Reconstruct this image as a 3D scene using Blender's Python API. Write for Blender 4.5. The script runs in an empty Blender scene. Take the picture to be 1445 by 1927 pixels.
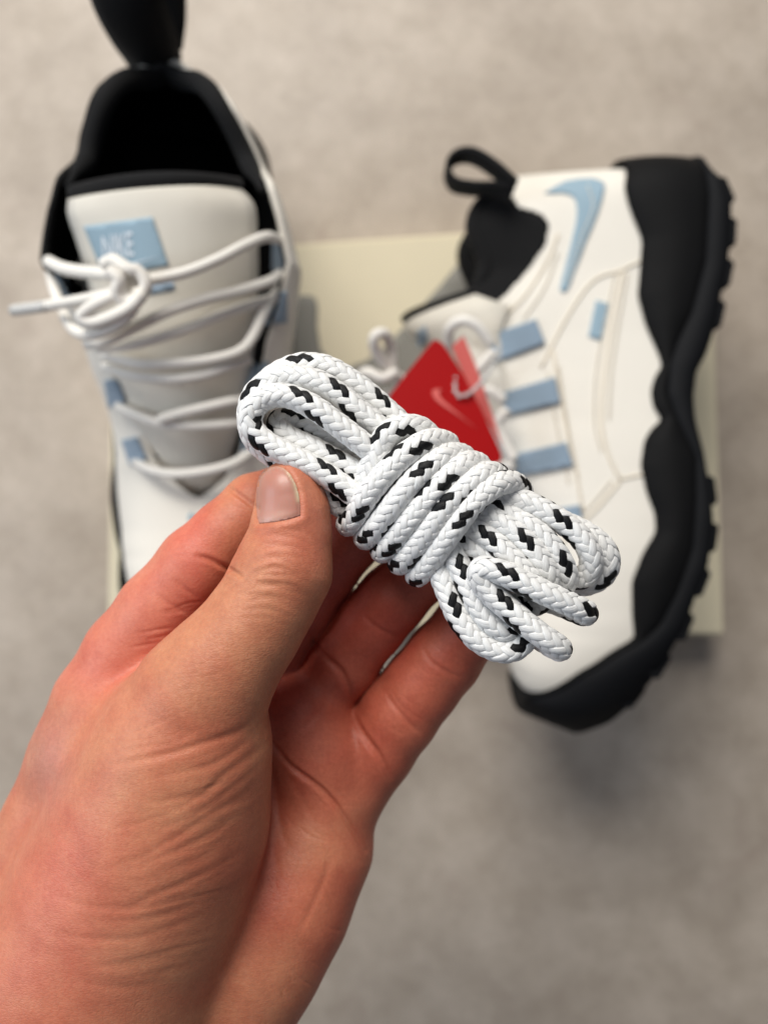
import bpy, bmesh, math, random
import numpy as np
from mathutils import Vector, Matrix
from mathutils.bvhtree import BVHTree
from mathutils.geometry import delaunay_2d_cdt

random.seed(7); RNG = np.random.default_rng(7)
SC = bpy.context.scene
COL = SC.collection

# ------------------------------------------------------------------ camera, world, lamps, exposure
H = 0.53                 # camera height above the floor (m)
FPX = 1512.0             # focal length in pixels of the 1445 x 1927 photograph
CX, CY = 722.5, 963.5
cam_data = bpy.data.cameras.new('camera')
cam = bpy.data.objects.new('camera', cam_data); COL.objects.link(cam)
cam.location = (0, 0, H); cam.rotation_euler = (0, 0, 0)
cam_data.sensor_fit = 'VERTICAL'; cam_data.sensor_height = 36.0
cam_data.lens = 36.0 * FPX / 1927.0
cam_data.clip_start = 0.01; cam_data.clip_end = 50
cam_data.dof.use_dof = True
cam_data.dof.focus_distance = 0.207
cam_data.dof.aperture_fstop = 6.2
SC.camera = cam

world = bpy.data.worlds.new('World'); SC.world = world; world.use_nodes = True
bg = world.node_tree.nodes['Background']
bg.inputs[0].default_value = (0.80, 0.86, 1.0, 1); bg.inputs[1].default_value = 0.145

def area(name, loc, target, size, power, color, size_y=None):
    L = bpy.data.lights.new(name, 'AREA'); L.energy = power; L.color = color
    L.shape = 'RECTANGLE'; L.size = size; L.size_y = size_y or size
    o = bpy.data.objects.new(name, L); COL.objects.link(o); o.location = loc
    d = Vector(target) - Vector(loc)
    o.rotation_euler = d.to_track_quat('-Z', 'Y').to_euler()
    return o
area('window_light', (-0.30, 1.08, 1.20), (0, 0.1, 0.1), 1.0, 27, (1.0, 0.96, 0.90), 0.7)
area('side_window', (-1.4, 0.0, 1.05), (0, 0, 0.2), 0.9, 11, (0.80, 0.89, 1.0))

SC.view_settings.view_transform = 'Standard'; SC.view_settings.look = 'None'
SC.view_settings.exposure = 0.06; SC.view_settings.gamma = 1.0
SC.view_settings.use_curve_mapping = False
SC.cycles.use_denoising = True
SC.cycles.max_bounces = 8

# ------------------------------------------------------------------ helpers
def W(px, py, d):
    """point seen at photograph pixel (px, py), d metres along the view axis below the camera"""
    return np.array([(px - CX) * d / FPX, -(py - CY) * d / FPX, H - d])

def toPX(P):
    d = H - P[:, 2]
    return P[:, 0] / d * FPX + CX, -P[:, 1] / d * FPX + CY, d

def srgb(r, g, b):
    f = lambda c: (c / 255 / 12.92) if c / 255 <= 0.04045 else ((c / 255 + 0.055) / 1.055) ** 2.4
    return (f(r), f(g), f(b), 1)

def new_mat(name):
    m = bpy.data.materials.new(name); m.use_nodes = True
    nt = m.node_tree; bs = nt.nodes['Principled BSDF']
    return m, nt, bs

def fabric(name, c, rough=0.8, bump=0.15, scale=1500, var=0.12, sheen=0.0, bdist=0.0004, spec=0.3, wave=0):
    m, nt, bs = new_mat(name)
    tc = nt.nodes.new('ShaderNodeTexCoord')
    n1 = nt.nodes.new('ShaderNodeTexNoise'); n1.inputs['Scale'].default_value = 45; n1.inputs['Detail'].default_value = 6
    nt.links.new(tc.outputs['Object'], n1.inputs['Vector'])
    mx = nt.nodes.new('ShaderNodeMix'); mx.data_type = 'RGBA'
    mx.inputs[6].default_value = tuple(v * (1 - var) for v in c[:3]) + (1,)
    mx.inputs[7].default_value = tuple(min(1, v * (1 + var)) for v in c[:3]) + (1,)
    nt.links.new(n1.outputs[0], mx.inputs[0]); nt.links.new(mx.outputs[2], bs.inputs['Base Color'])
    n2 = nt.nodes.new('ShaderNodeTexNoise'); n2.inputs['Scale'].default_value = scale; n2.inputs['Detail'].default_value = 3
    nt.links.new(tc.outputs['Object'], n2.inputs['Vector'])
    src = n2.outputs[0]
    if wave:
        wv = nt.nodes.new('ShaderNodeTexWave'); wv.inputs['Scale'].default_value = wave; wv.inputs['Distortion'].default_value = 1.0
        nt.links.new(tc.outputs['Object'], wv.inputs['Vector'])
        ad = nt.nodes.new('ShaderNodeMath'); ad.operation = 'ADD'
        nt.links.new(n2.outputs[0], ad.inputs[0]); nt.links.new(wv.outputs[1], ad.inputs[1]); src = ad.outputs[0]
    bp = nt.nodes.new('ShaderNodeBump'); bp.inputs['Strength'].default_value = bump; bp.inputs['Distance'].default_value = bdist
    nt.links.new(src, bp.inputs['Height']); nt.links.new(bp.outputs[0], bs.inputs['Normal'])
    bs.inputs['Roughness'].default_value = rough
    bs.inputs['Specular IOR Level'].default_value = spec
    bs.inputs['Sheen Weight'].default_value = sheen
    return m

def mesh_obj(name, V, F, mats, parent=None, smooth=True, fmat=None, recalc=False):
    me = bpy.data.meshes.new(name)
    V = np.asarray(V, dtype=np.float32)
    if isinstance(F, np.ndarray):
        n, k = F.shape
        me.vertices.add(len(V)); me.vertices.foreach_set('co', V.ravel())
        me.loops.add(n * k); me.loops.foreach_set('vertex_index', F.astype(np.int32).ravel())
        me.polygons.add(n); me.polygons.foreach_set('loop_start', (np.arange(n) * k).astype(np.int32))
        me.polygons.foreach_set('loop_total', np.full(n, k, dtype=np.int32))
    else:
        me.from_pydata([tuple(map(float, v)) for v in V], [], [tuple(map(int, f)) for f in F])
    me.update(calc_edges=True)
    if not isinstance(mats, (list, tuple)): mats = [mats]
    for m in mats: me.materials.append(m)
    if fmat is not None: me.polygons.foreach_set('material_index', np.asarray(fmat, dtype=np.int32))
    me.polygons.foreach_set('use_smooth', np.full(len(me.polygons), smooth, dtype=bool))
    if recalc:
        bm = bmesh.new(); bm.from_mesh(me); bmesh.ops.recalc_face_normals(bm, faces=bm.faces); bm.to_mesh(me); bm.free()
    me.update()
    o = bpy.data.objects.new(name, me); COL.objects.link(o)
    if parent is not None:
        o.parent = parent
        p = parent; off = Vector((0, 0, 0))
        while p is not None: off += p.location; p = p.parent
        o.location = -off
    return o

def thing(name, loc, label, cat, group=None):
    o = bpy.data.objects.new(name, None); COL.objects.link(o); o.location = loc
    o.empty_display_size = 0.02
    o['label'] = label; o['category'] = cat
    if group: o['group'] = group
    return o

def catmull(P, n=10, closed=False):
    P = np.asarray(P, float)
    if closed: Q = np.vstack([P[-1], P, P[0], P[1]])
    else: Q = np.vstack([2 * P[0] - P[1], P, 2 * P[-1] - P[-2]])
    out = []
    for i in range(1, len(Q) - 2):
        p0, p1, p2, p3 = Q[i - 1], Q[i], Q[i + 1], Q[i + 2]
        for t in np.linspace(0, 1, n, endpoint=False):
            out.append(0.5 * ((2 * p1) + (-p0 + p2) * t + (2 * p0 - 5 * p1 + 4 * p2 - p3) * t ** 2 + (-p0 + 3 * p1 - 3 * p2 + p3) * t ** 3))
    if not closed: out.append(P[-1])
    return np.array(out)

def resample(P, ds):
    seg = np.linalg.norm(np.diff(P, axis=0), axis=1); s = np.concatenate([[0], np.cumsum(seg)])
    n = max(4, int(s[-1] / ds) + 1); t = np.linspace(0, s[-1], n)
    return np.stack([np.interp(t, s, P[:, k]) for k in range(P.shape[1])], 1), t

def smooth_path(P, it=4):
    P = P.copy()
    for _ in range(it): P[1:-1] = 0.25 * P[:-2] + 0.5 * P[1:-1] + 0.25 * P[2:]
    return P

def frames(C, up=(0.3, 0.2, 0.93)):
    T = np.gradient(C, axis=0); T /= np.linalg.norm(T, axis=1)[:, None] + 1e-12
    U = np.zeros_like(C); u = np.cross(T[0], up)
    if np.linalg.norm(u) < 1e-4: u = np.cross(T[0], (1, 0, 0))
    u /= np.linalg.norm(u)
    for i in range(len(C)):
        u = u - T[i] * np.dot(u, T[i]); u /= np.linalg.norm(u); U[i] = u
    return T, U, np.cross(T, U)

def tube_mesh(P, r, nseg=10, closed=False, cap=True, flat=1.0, up=(0.3, 0.2, 0.93)):
    C = np.asarray(P, float); T, U, Vv = frames(C, up)
    r = np.broadcast_to(np.asarray(r, float), (len(C),))
    a = np.linspace(0, 2 * np.pi, nseg, endpoint=False)
    V = (C[:, None] + r[:, None, None] * (np.cos(a)[None, :, None] * U[:, None] + flat * np.sin(a)[None, :, None] * Vv[:, None])).reshape(-1, 3)
    F = []
    M = len(C); rng = M if closed else M - 1
    for i in range(rng):
        j = (i + 1) % M
        for k in range(nseg):
            l = (k + 1) % nseg
            F.append((i * nseg + k, i * nseg + l, j * nseg + l, j * nseg + k))
    if cap and not closed:
        F.append(tuple(range(nseg))[::-1]); F.append(tuple((M - 1) * nseg + k for k in range(nseg)))
    return V, F

def tube(name, P, r, mat, parent=None, nseg=10, n=8, closed=False, flat=1.0, up=(0.3, 0.2, 0.93)):
    C = catmull(P, n, closed)
    V, F = tube_mesh(C, r, nseg, closed, True, flat, up)
    return mesh_obj(name, V, F, mat, parent)

def bvh_of(*objs):
    V = []; F = []
    bpy.context.view_layer.update(); dg = bpy.context.evaluated_depsgraph_get()
    for o in objs:
        ev = o.evaluated_get(dg); me = ev.to_mesh(); mw = o.matrix_world
        off = len(V); V += [mw @ v.co for v in me.vertices]
        F += [tuple(i + off for i in p.vertices) for p in me.polygons]
        ev.to_mesh_clear()
    return BVHTree.FromPolygons(V, F)

def cast(bvh, px, py):
    o = Vector((0, 0, H)); d = Vector(W(px, py, 1.0)) - o
    h = bvh.ray_cast(o, d.normalized())
    return h

def pts_in_poly(x, y, poly):
    inside = np.zeros(len(x), bool); n = len(poly)
    for i in range(n):
        x0, y0 = poly[i]; x1, y1 = poly[(i + 1) % n]
        c = ((y0 > y) != (y1 > y)) & (x < (x1 - x0) * (y - y0) / (y1 - y0 + 1e-12) + x0)
        inside ^= c
    return inside

def patch(name, poly, bvh, mat, parent, step=6.0, lift=0.0006, thick=0.0012, dflt=None, fn=None, smooth=True):
    """a thin sheet of real thickness laid on a built surface; the outline is given in photograph pixels"""
    poly = np.asarray(poly, float)
    e = []
    for i in range(len(poly)):
        a, b = poly[i], poly[(i + 1) % len(poly)]
        k = max(1, int(np.linalg.norm(b - a) / step))
        for t in range(k): e.append(a + (b - a) * t / k)
    e = np.array(e)
    gx, gy = np.meshgrid(np.arange(poly[:, 0].min(), poly[:, 0].max(), step), np.arange(poly[:, 1].min(), poly[:, 1].max(), step))
    gx, gy = gx.ravel(), gy.ravel(); m = pts_in_poly(gx, gy, e)
    inn = np.stack([gx[m], gy[m]], 1)
    if len(inn):
        dd = np.sqrt(((inn[:, None] - e[None]) ** 2).sum(2)).min(1); inn = inn[dd > step * 0.5]
    pts = np.vstack([e, inn]) if len(inn) else e
    nb = len(e)
    r = delaunay_2d_cdt([Vector(p) for p in pts], [], [list(range(nb))], 1, 1e-6)
    pv = np.array([(v.x, v.y) for v in r[0]]); fs = r[2]
    top = []; last = None; hitd = []
    for (x, y) in pv:
        h = cast(bvh, x, y)
        hitd.append(None if h[0] is None else (H - h[0].z))
    good = [d for d in hitd if d is not None]; md = np.median(good) if good else (dflt or 0.4)
    for (x, y), d in zip(pv, hitd):
        if d is None or abs(d - md) > 0.03: d = md if d is None else np.clip(d, md - 0.03, md + 0.03)
        dd = d - lift - (fn(x, y) if fn else 0)
        top.append(W(x, y, dd))
    top = np.array(top); bot = top + np.array([0, 0, -thick])
    n = len(top); F = []
    orient = []
    for f in fs:
        a, b, c = top[f[0]], top[f[1]], top[f[2]]
        f = list(f)
        if np.cross(b - a, c - a)[2] < 0: f = f[::-1]
        orient.append(tuple(f)); F.append(tuple(f)); F.append(tuple(i + n for i in f[::-1]))
    cnt = {}
    for f in orient:
        for i in range(len(f)):
            ed = (f[i], f[(i + 1) % len(f)]); cnt[ed] = 1
    for (a, b) in list(cnt):
        if (b, a) not in cnt: F.append((b, a, a + n, b + n))
    return mesh_obj(name, np.vstack([top, bot]), F, mat, parent, smooth=smooth)

# ------------------------------------------------------------------ floor
def floor_material():
    m, nt, bs = new_mat('mottled_concrete')
    N = nt.nodes.new; L = nt.links.new
    tc = N('ShaderNodeTexCoord')
    def noise(s, d, r=0.6, w=0.0):
        n = N('ShaderNodeTexNoise'); n.inputs['Scale'].default_value = s; n.inputs['Detail'].default_value = d
        n.inputs['Roughness'].default_value = r; n.inputs['Distortion'].default_value = w
        L(tc.outputs['Object'], n.inputs['Vector']); return n
    a = noise(9, 8, 0.62, 0.5); b = noise(38, 7, 0.68, 0.2); c = noise(260, 4, 0.6)
    r1 = N('ShaderNodeValToRGB'); L(a.outputs[0], r1.inputs[0])
    r1.color_ramp.elements[0].position = 0.34; r1.color_ramp.elements[0].color = srgb(164, 152, 139)
    r1.color_ramp.elements[1].position = 0.68; r1.color_ramp.elements[1].color = srgb(186, 174, 160)
    r2 = N('ShaderNodeValToRGB'); L(b.outputs[0], r2.inputs[0])
    r2.color_ramp.elements[0].position = 0.36; r2.color_ramp.elements[0].color = (0.44, 0.43, 0.415, 1)
    r2.color_ramp.elements[1].position = 0.66; r2.color_ramp.elements[1].color = (0.555, 0.555, 0.555, 1)
    mx = N('ShaderNodeMix'); mx.data_type = 'RGBA'; mx.blend_type = 'OVERLAY'; mx.inputs[0].default_value = 0.8
    L(r1.outputs[0], mx.inputs[6]); L(r2.outputs[0], mx.inputs[7])
    r3 = N('ShaderNodeValToRGB'); L(c.outputs[0], r3.inputs[0])
    r3.color_ramp.elements[0].position = 0.3; r3.color_ramp.elements[0].color = (0.4, 0.4, 0.4, 1)
    r3.color_ramp.elements[1].position = 0.7; r3.color_ramp.elements[1].color = (0.6, 0.6, 0.6, 1)
    m2 = N('ShaderNodeMix'); m2.data_type = 'RGBA'; m2.blend_type = 'OVERLAY'; m2.inputs[0].default_value = 0.35
    L(mx.outputs[2], m2.inputs[6]); L(r3.outputs[0], m2.inputs[7])
    # sparse darker reddish stains, as on the tiles in the photograph
    e = noise(17, 5, 0.55, 0.8)
    r4 = N('ShaderNodeValToRGB'); L(e.outputs[0], r4.inputs[0])
    r4.color_ramp.elements[0].position = 0.60; r4.color_ramp.elements[0].color = (0, 0, 0, 1)
    r4.color_ramp.elements[1].position = 0.75; r4.color_ramp.elements[1].color = (1, 1, 1, 1)
    m3 = N('ShaderNodeMix'); m3.data_type = 'RGBA'; m3.inputs[7].default_value = srgb(146, 127, 115)
    mu = N('ShaderNodeMath'); mu.operation = 'MULTIPLY'; mu.inputs[1].default_value = 0.35
    L(r4.outputs[0], mu.inputs[0]); L(mu.outputs[0], m3.inputs[0]); L(m2.outputs[2], m3.inputs[6])
    L(m3.outputs[2], bs.inputs['Base Color'])
    bs.inputs['Roughness'].default_value = 0.55
    bp = N('ShaderNodeBump'); bp.inputs['Strength'].default_value = 0.15; bp.inputs['Distance'].default_value = 0.0006
    L(b.outputs[0], bp.inputs['Height']); L(bp.outputs[0], bs.inputs['Normal'])
    return m
fl = mesh_obj('floor', [(-3, -3, 0), (3, -3, 0), (3, 3, 0), (-3, 3, 0)], [(0, 1, 2, 3)], floor_material(), smooth=False)
fl['kind'] = 'structure'; fl['label'] = 'mottled warm grey concrete floor'

# ------------------------------------------------------------------ shared materials
M_white = fabric('off_white_upper', srgb(232, 227, 216), 0.75, 0.25, 2200, 0.03, 0.1)
M_tongue = fabric('cream_mesh_tongue', srgb(226, 220, 207), 0.85, 0.5, 1800, 0.05, 0.2, wave=500)
M_lace = fabric('white_lace', srgb(232, 228, 220), 0.8, 0.5, 2500, 0.05, 0.1)
M_black = fabric('black_neoprene', srgb(18, 18, 19), 0.85, 0.3, 2500, 0.2, 0.05, spec=0.2)
M_lining = fabric('black_lining', srgb(14, 13, 14), 0.95, 0.4, 2500, 0.2, 0.0, spec=0.1)
M_mid = fabric('black_midsole_foam', srgb(13, 13, 14), 0.7, 0.15, 2500, 0.08, 0.0, spec=0.16)
M_out = fabric('black_outsole_rubber', srgb(14, 15, 18), 0.7, 0.2, 1800, 0.12, 0.0, spec=0.18)
M_blue = fabric('light_blue_webbing', srgb(148, 168, 186), 0.85, 0.6, 1500, 0.10, 0.2, wave=700)
M_bluep = fabric('light_blue_film', srgb(146, 170, 184), 0.6, 0.15, 2000, 0.05, 0.0)
M_print = fabric('white_print', srgb(226, 232, 238), 0.7, 0.1, 2000, 0.03)
M_seam = fabric('cream_seam', srgb(222, 212, 194), 0.85, 0.4, 2500, 0.08)
M_box = fabric('pale_cream_card', srgb(226, 216, 188), 0.6, 0.08, 900, 0.02, 0.0)
M_grey = fabric('grey_print_and_shade', srgb(135, 133, 126), 0.6, 0.05, 900, 0.02)
M_red = fabric('red_card', srgb(165, 2, 5), 0.5, 0.08, 900, 0.04)
M_redp = fabric('pale_red_print', srgb(222, 110, 104), 0.55, 0.05, 900, 0.04)
M_sock = fabric('dark_red_print', srgb(70, 20, 22), 0.8, 0.1, 900, 0.1)
def clear_plastic():
    m, nt, bs = new_mat('clear_plastic')
    bs.inputs['Base Color'].default_value = (0.9, 0.9, 0.88, 1); bs.inputs['Roughness'].default_value = 0.25
    bs.inputs['Transmission Weight'].default_value = 0.5
    return m
M_plastic = clear_plastic()

SWOOSH = [(1.0, 0.40), (0.88, 0.362), (0.75, 0.316), (0.62, 0.262), (0.5, 0.205), (0.40, 0.152), (0.30, 0.102), (0.23, 0.075), (0.16, 0.060), (0.10, 0.066),
          (0.05, 0.094), (0.02, 0.14), (0.012, 0.20), (0.03, 0.27), (0.07, 0.345), (0.125, 0.42), (0.105, 0.35), (0.106, 0.285), (0.135, 0.235),
          (0.18, 0.212), (0.24, 0.208), (0.34, 0.226), (0.48, 0.262), (0.64, 0.304), (0.82, 0.354)]
def swoosh_px(origin, ux, uy):
    o, ux, uy = map(np.asarray, (origin, ux, uy))
    return [tuple(o + ux * x + uy * y) for x, y in SWOOSH]

# ------------------------------------------------------------------ shoebox lid
LID = 0.030
def lid_build():
    d = H - LID
    cs = [W(212, 482, d), W(1338, 405, d), W(1362, 1197, d), W(203, 1166, d)]
    c = sum(cs) / 4
    root = thing('shoebox_lid', (c[0], c[1], 0), 'pale cream cardboard shoebox lid lying flat on the concrete under both shoes', 'box lid')
    bm = bmesh.new()
    vs = [bm.verts.new((p[0], p[1], 0.0012)) for p in cs] + [bm.verts.new((p[0], p[1], LID)) for p in cs]
    bm.faces.new(vs[4:8])
    for i in range(4):
        j = (i + 1) % 4; bm.faces.new((vs[i], vs[j], vs[j + 4], vs[i + 4]))
    bmesh.ops.recalc_face_normals(bm, faces=bm.faces)
    bmesh.ops.bevel(bm, geom=[e for e in bm.edges if all(v.co.z > 0.01 for v in e.verts)] + [e for e in bm.edges if abs(e.verts[0].co.z - e.verts[1].co.z) > 0.01], offset=0.0018, segments=3, affect='EDGES')
    V = [v.co.copy() for v in bm.verts]; bm.verts.index_update(); F = [[v.index for v in f.verts] for f in bm.faces]; bm.free()
    top = mesh_obj('lid_shell', [tuple(v) for v in V], F, M_box, root, smooth=False)
    so = top.modifiers.new('solid', 'SOLIDIFY'); so.thickness = 0.0012; so.offset = -1
    bv = bvh_of(top)
    patch('logo_print', [(548, 556), (585, 556), (595, 563), (598, 580), (597, 615), (603, 655), (622, 685), (652, 692), (690, 678), (726, 650), (760, 615), (830, 535), (890, 462), (975, 446), (965, 560), (880, 680), (800, 760), (700, 830), (600, 800), (555, 720), (546, 640)], bv, M_grey, root, 14, 0.0003, 0.0002)  # grey logo print; its wide tail also paints in shade beside the shoe
    return root, bv
lid_root, lid_bvh = lid_build()
# ------------------------------------------------------------------ shoes (local mm: X heel->toe, Y across, Z up from the outsole)
XR, YR, ZR, XSC = 0.1765, 0.186, 0.082, 1.045
def side_tab(pts, d=0.402, dx=0.402):
    """side profile of the shoe as seen on the lying one: (picture x, y) -> (mm from the heel, mm above the sole)"""
    q = sorted(((YR - (CY - y) * dx / FPX) * 1000 / XSC, (XR - (x - CX) * d / FPX) * 1000) for x, y in pts)
    return np.array(q)
ZB = side_tab([(1350, 312), (1374, 336), (1390, 380), (1388, 440), (1382, 500), (1370, 548), (1362, 590), (1350, 633), (1338, 665), (1318, 700), (1311, 748), (1312, 790), (1325, 851), (1336, 936), (1338, 984), (1327, 1063), (1307, 1112), (1286, 1178), (1250, 1245), (1208, 1312), (1167, 1360), (1113, 1390)])
ZM = side_tab([(1200, 312), (1192, 345), (1198, 372), (1208, 396), (1226, 440), (1222, 500), (1217, 548), (1231, 602), (1255, 660), (1262, 684), (1246, 708), (1238, 735), (1242, 765), (1258, 788), (1236, 806), (1221, 830), (1213, 875), (1222, 924), (1237, 966), (1238, 1000), (1212, 1042), (1192, 1093), (1194, 1154), (1200, 1200), (1161, 1221), (1100, 1263), (1052, 1312), (1004, 1352)], 0.394)
OH = side_tab([(1345, 330), (1348, 366), (1341, 487), (1313, 584), (1282, 645), (1268, 684), (1262, 740), (1280, 795), (1310, 863), (1307, 942), (1298, 1033), (1270, 1112), (1240, 1172), (1205, 1206), (1165, 1226), (1104, 1268), (1056, 1316), (1008, 1356)], 0.398)
ZT = np.array([(0, 108), (5, 110), (14, 118), (26, 130), (34, 131), (45, 125), (57, 120), (72, 136), (85, 135), (112, 127), (137, 120), (156, 112), (176, 104), (200, 101), (236, 105), (262, 107), (276, 104), (290, 92)])
TC = np.array([(0, 0.80), (45, 0.80), (72, 0.84), (100, 0.88), (140, 0.93), (176, 0.985), (186, 1.0), (290, 1.0)])
HW = np.array([(30, 37), (60, 37), (90, 38), (120, 41), (150, 45), (180, 48), (205, 49), (225, 48)])
def curve1(tab, X): return np.interp(X, tab[:, 0], tab[:, 1])
def smooth1(tab, X, win=13):
    f = np.arange(0, 290.5, 0.5); y = np.interp(f, tab[:, 0], tab[:, 1])
    k = np.ones(win) / win; yp = np.pad(y, win // 2, mode='edge'); y = np.convolve(yp, k, 'valid')
    return np.interp(X, f, y)
def half_width(X):
    w = smooth1(HW, X).copy() if np.ndim(X) else smooth1(HW, np.array([X]))[0]
    X = np.asarray(X, float)
    a = np.where(X < 34, np.clip(1 - ((34 - X) / 34) ** 3.6, 0, 1) ** 0.5, 1)
    b = np.where(X > 215, np.clip(1 - ((X - 215) / 75) ** 2.3, 0, 1) ** 0.5, 1)
    return w * a * b
XS = np.concatenate([34 * (1 - np.cos(np.linspace(0, np.pi / 2, 44)))[:-1], np.linspace(34, 215, 190), 215 + 75 * np.sin(np.linspace(0, np.pi / 2, 60))[1:]])

def build_shoe(root, toW, OW, black_line, TC=TC, pin=3.0, dark_sides=(1, -1), dark_to=78):
    """sole, upper and collar of one shoe; toW maps local mm to world metres"""
    ns = len(XS); parts = {}
    # --- upper: two walls that meet over the toe; the top edge is the collar and throat line
    nv = 100; Vl = []
    zt = smooth1(ZT, XS); tc = smooth1(TC, XS); w = half_width(XS); zbm = smooth1(ZB, XS); zm0 = np.minimum(smooth1(ZM, XS) - 6, 40 + np.clip(XS - 225, 0, 80) * 0.75)
    zc = zm0 + (zt - zm0) / tc; n = 2.7
    V = []; F = []; fm = []
    for side in (1, -1):
        off = len(V)
        for i, X in enumerate(XS):
            tm = tc[i]
            # angle at which the arch reaches the cut height
            phc = math.asin(min(1, tm ** (n / 2)))
            for k in range(nv):
                ph = phc * k / (nv - 1)
                y = w[i] * max(math.cos(ph), 0) ** (2 / n); t = math.sin(ph) ** (2 / n)
                z = zm0[i] + (zc[i] - zm0[i]) * t
                fl_ = 1.0
                if OW is not None and tm < 0.999:
                    yc = w[i] * max(math.cos(phc), 1e-3) ** (2 / n)
                    fl_ = 1 + (min(float(np.interp(X, OW[:, 0], OW[:, 1])) * (1 + (0.09 * math.exp(-((X - 104) / 22) ** 2) if side > 0 else 0)), 2.6 * yc) / max(yc, 1e-3) - 1) * (t / tm) ** 1.5 * (1 - min(1, max(0, (X - 145) / 45)) ** 2 * (3 - 2 * min(1, max(0, (X - 145) / 45))))
                V.append((X + 2.5 * max(0, (z - 55) / 55) * max(0, 1 - X / 60), side * y * fl_, z))
        for i in range(ns - 1):
            for k in range(nv - 1):
                q = (off + i * nv + k, off + (i + 1) * nv + k, off + (i + 1) * nv + k + 1, off + i * nv + k + 1)
                F.append(q if side < 0 else q[::-1])
                Xm, zmid = 0.5 * (XS[i] + XS[i + 1]), 0.5 * (V[q[0]][2] + V[q[2]][2])
                fm.append(1 if (side in dark_sides and Xm < dark_to and zmid > np.interp(Xm, black_line[:, 0], black_line[:, 1])) else 0)
    V = np.array(V)
    up = mesh_obj('upper', toW(V), F, [M_white, M_black, M_lining], root, True, fm)
    bm = bmesh.new(); bm.from_mesh(up.data); bmesh.ops.remove_doubles(bm, verts=bm.verts, dist=0.00012); bmesh.ops.recalc_face_normals(bm, faces=bm.faces); bm.to_mesh(up.data); bm.free()
    so = up.modifiers.new('wall', 'SOLIDIFY'); so.thickness = 0.0025; so.offset = -1; so.material_offset = 0
    so.use_rim = True
    parts['upper'] = up
    # inner lining: same walls set in by 3 mm
    Vi = V.copy(); cen = np.repeat(0.0, len(V)); Vi[:, 1] -= np.sign(V[:, 1]) * np.minimum(np.abs(V[:, 1]), 3.2); Vi[:, 2] -= 1.5; Vi[:, 0] += np.where(V[:, 0] < 20, 3.2 * (1 - V[:, 0] / 20), 0)
    keep = [f for f in F if V[f[0]][0] < 190]
    mesh_obj('lining', toW(Vi), keep, M_lining, root)
    # footbed
    fb = []; ff = []
    for i, X in enumerate(XS):
        for k in range(9):
            y = (k / 4 - 1) * w[i] * 0.97; fb.append((X, y, zm0[i] + 4 + 3 * (k / 4 - 1) ** 2))
    for i in range(ns - 1):
        for k in range(8): ff.append((i * 9 + k, (i + 1) * 9 + k, (i + 1) * 9 + k + 1, i * 9 + k + 1))
    mesh_obj('footbed', toW(np.array(fb)), ff, M_lining, root)
    # --- padded collar roll along the top edge, heel half
    idx = [i for i, X in enumerate(XS) if X < 76]
    ringL = [V[i * nv + nv - 1] for i in idx]; ringR = [V[ns * nv + i * nv + nv - 1] for i in idx]
    path = np.array(ringR[::-1] + ringL[1:])
    path[:, 1] -= np.sign(path[:, 1]) * np.minimum(np.abs(path[:, 1]), pin); path[:, 0] += np.where(path[:, 0] < 14, pin, 0); path[:, 2] -= (pin - 3) * 0.6
    path, _ = resample(smooth_path(path, 6), 2.0); path, _ = resample(smooth_path(path, 14), 2.5)
    r = 4.6 * np.clip(np.minimum(np.arange(len(path)), np.arange(len(path))[::-1]) / 8, 0.35, 1)
    Vt, Ft = tube_mesh(path, r, 12)
    mesh_obj('collar_padding', toW(Vt), Ft, M_black, root)
    # --- midsole with the scalloped sidewall and the outsole under it
    wz = smooth1(ZM, XS, 9); wb = smooth1(ZB, XS, 9); wo = np.clip(smooth1(OH, XS, 9), wb + 4, wz - 0.5)
    ws = half_width(XS)
    prof = []
    for i, X in enumerate(XS):
        W0 = ws[i] + 3.5; b = wb[i]; t = wz[i]; q = max(t - b, 6)
        oh = wo[i] - b
        bulge = 4.2 * math.sin(min(1, max(q - oh, 0) / 26) * math.pi / 2)
        ring = [(W0 - 5.5, t - 5), (W0 - 2.0, t), (W0 - 0.2, t - 1.2)]
        for s in np.linspace(0.12, 0.95, 9):
            ring.append((W0 + bulge * math.sin(math.pi * s) * 0.9 + 1.2 * s, t - (q - oh) * s))
        ring.append((W0 - 1.0, b + oh - 1))
        prof.append(ring)
    m = len(prof[0]); Vm = []; Fm = []
    taper = np.clip(ws / 12.0, 0, 1)
    for i, X in enumerate(XS):
        for (y, z) in prof[i]: Vm.append((X, y * taper[i], z))
        for (y, z) in prof[i][::-1]: Vm.append((X, -y * taper[i], z))
    def ext(Vm, X):
        return Vm
    M2 = 2 * m
    for i in range(ns - 1):
        for k in range(M2):
            l = (k + 1) % M2; Fm.append((i * M2 + k, (i + 1) * M2 + k, (i + 1) * M2 + l, i * M2 + l))
    Fm.append(tuple(range(M2))); Fm.append(tuple((ns - 1) * M2 + k for k in range(M2))[::-1])
    Vm = np.array(Vm)
    # push heel and toe ends out so that the sole wraps round the upper
    Vm[:, 0] += np.where(Vm[:, 0] < 34, -4.0 * (1 - Vm[:, 0] / 34), 0) + np.where(Vm[:, 0] > 240, 4.0 * (Vm[:, 0] - 240) / 50, 0)
    parts['midsole'] = mesh_obj('midsole', toW(Vm), Fm, M_mid, root, recalc=True)
    Vo = []; Fo = []
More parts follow.
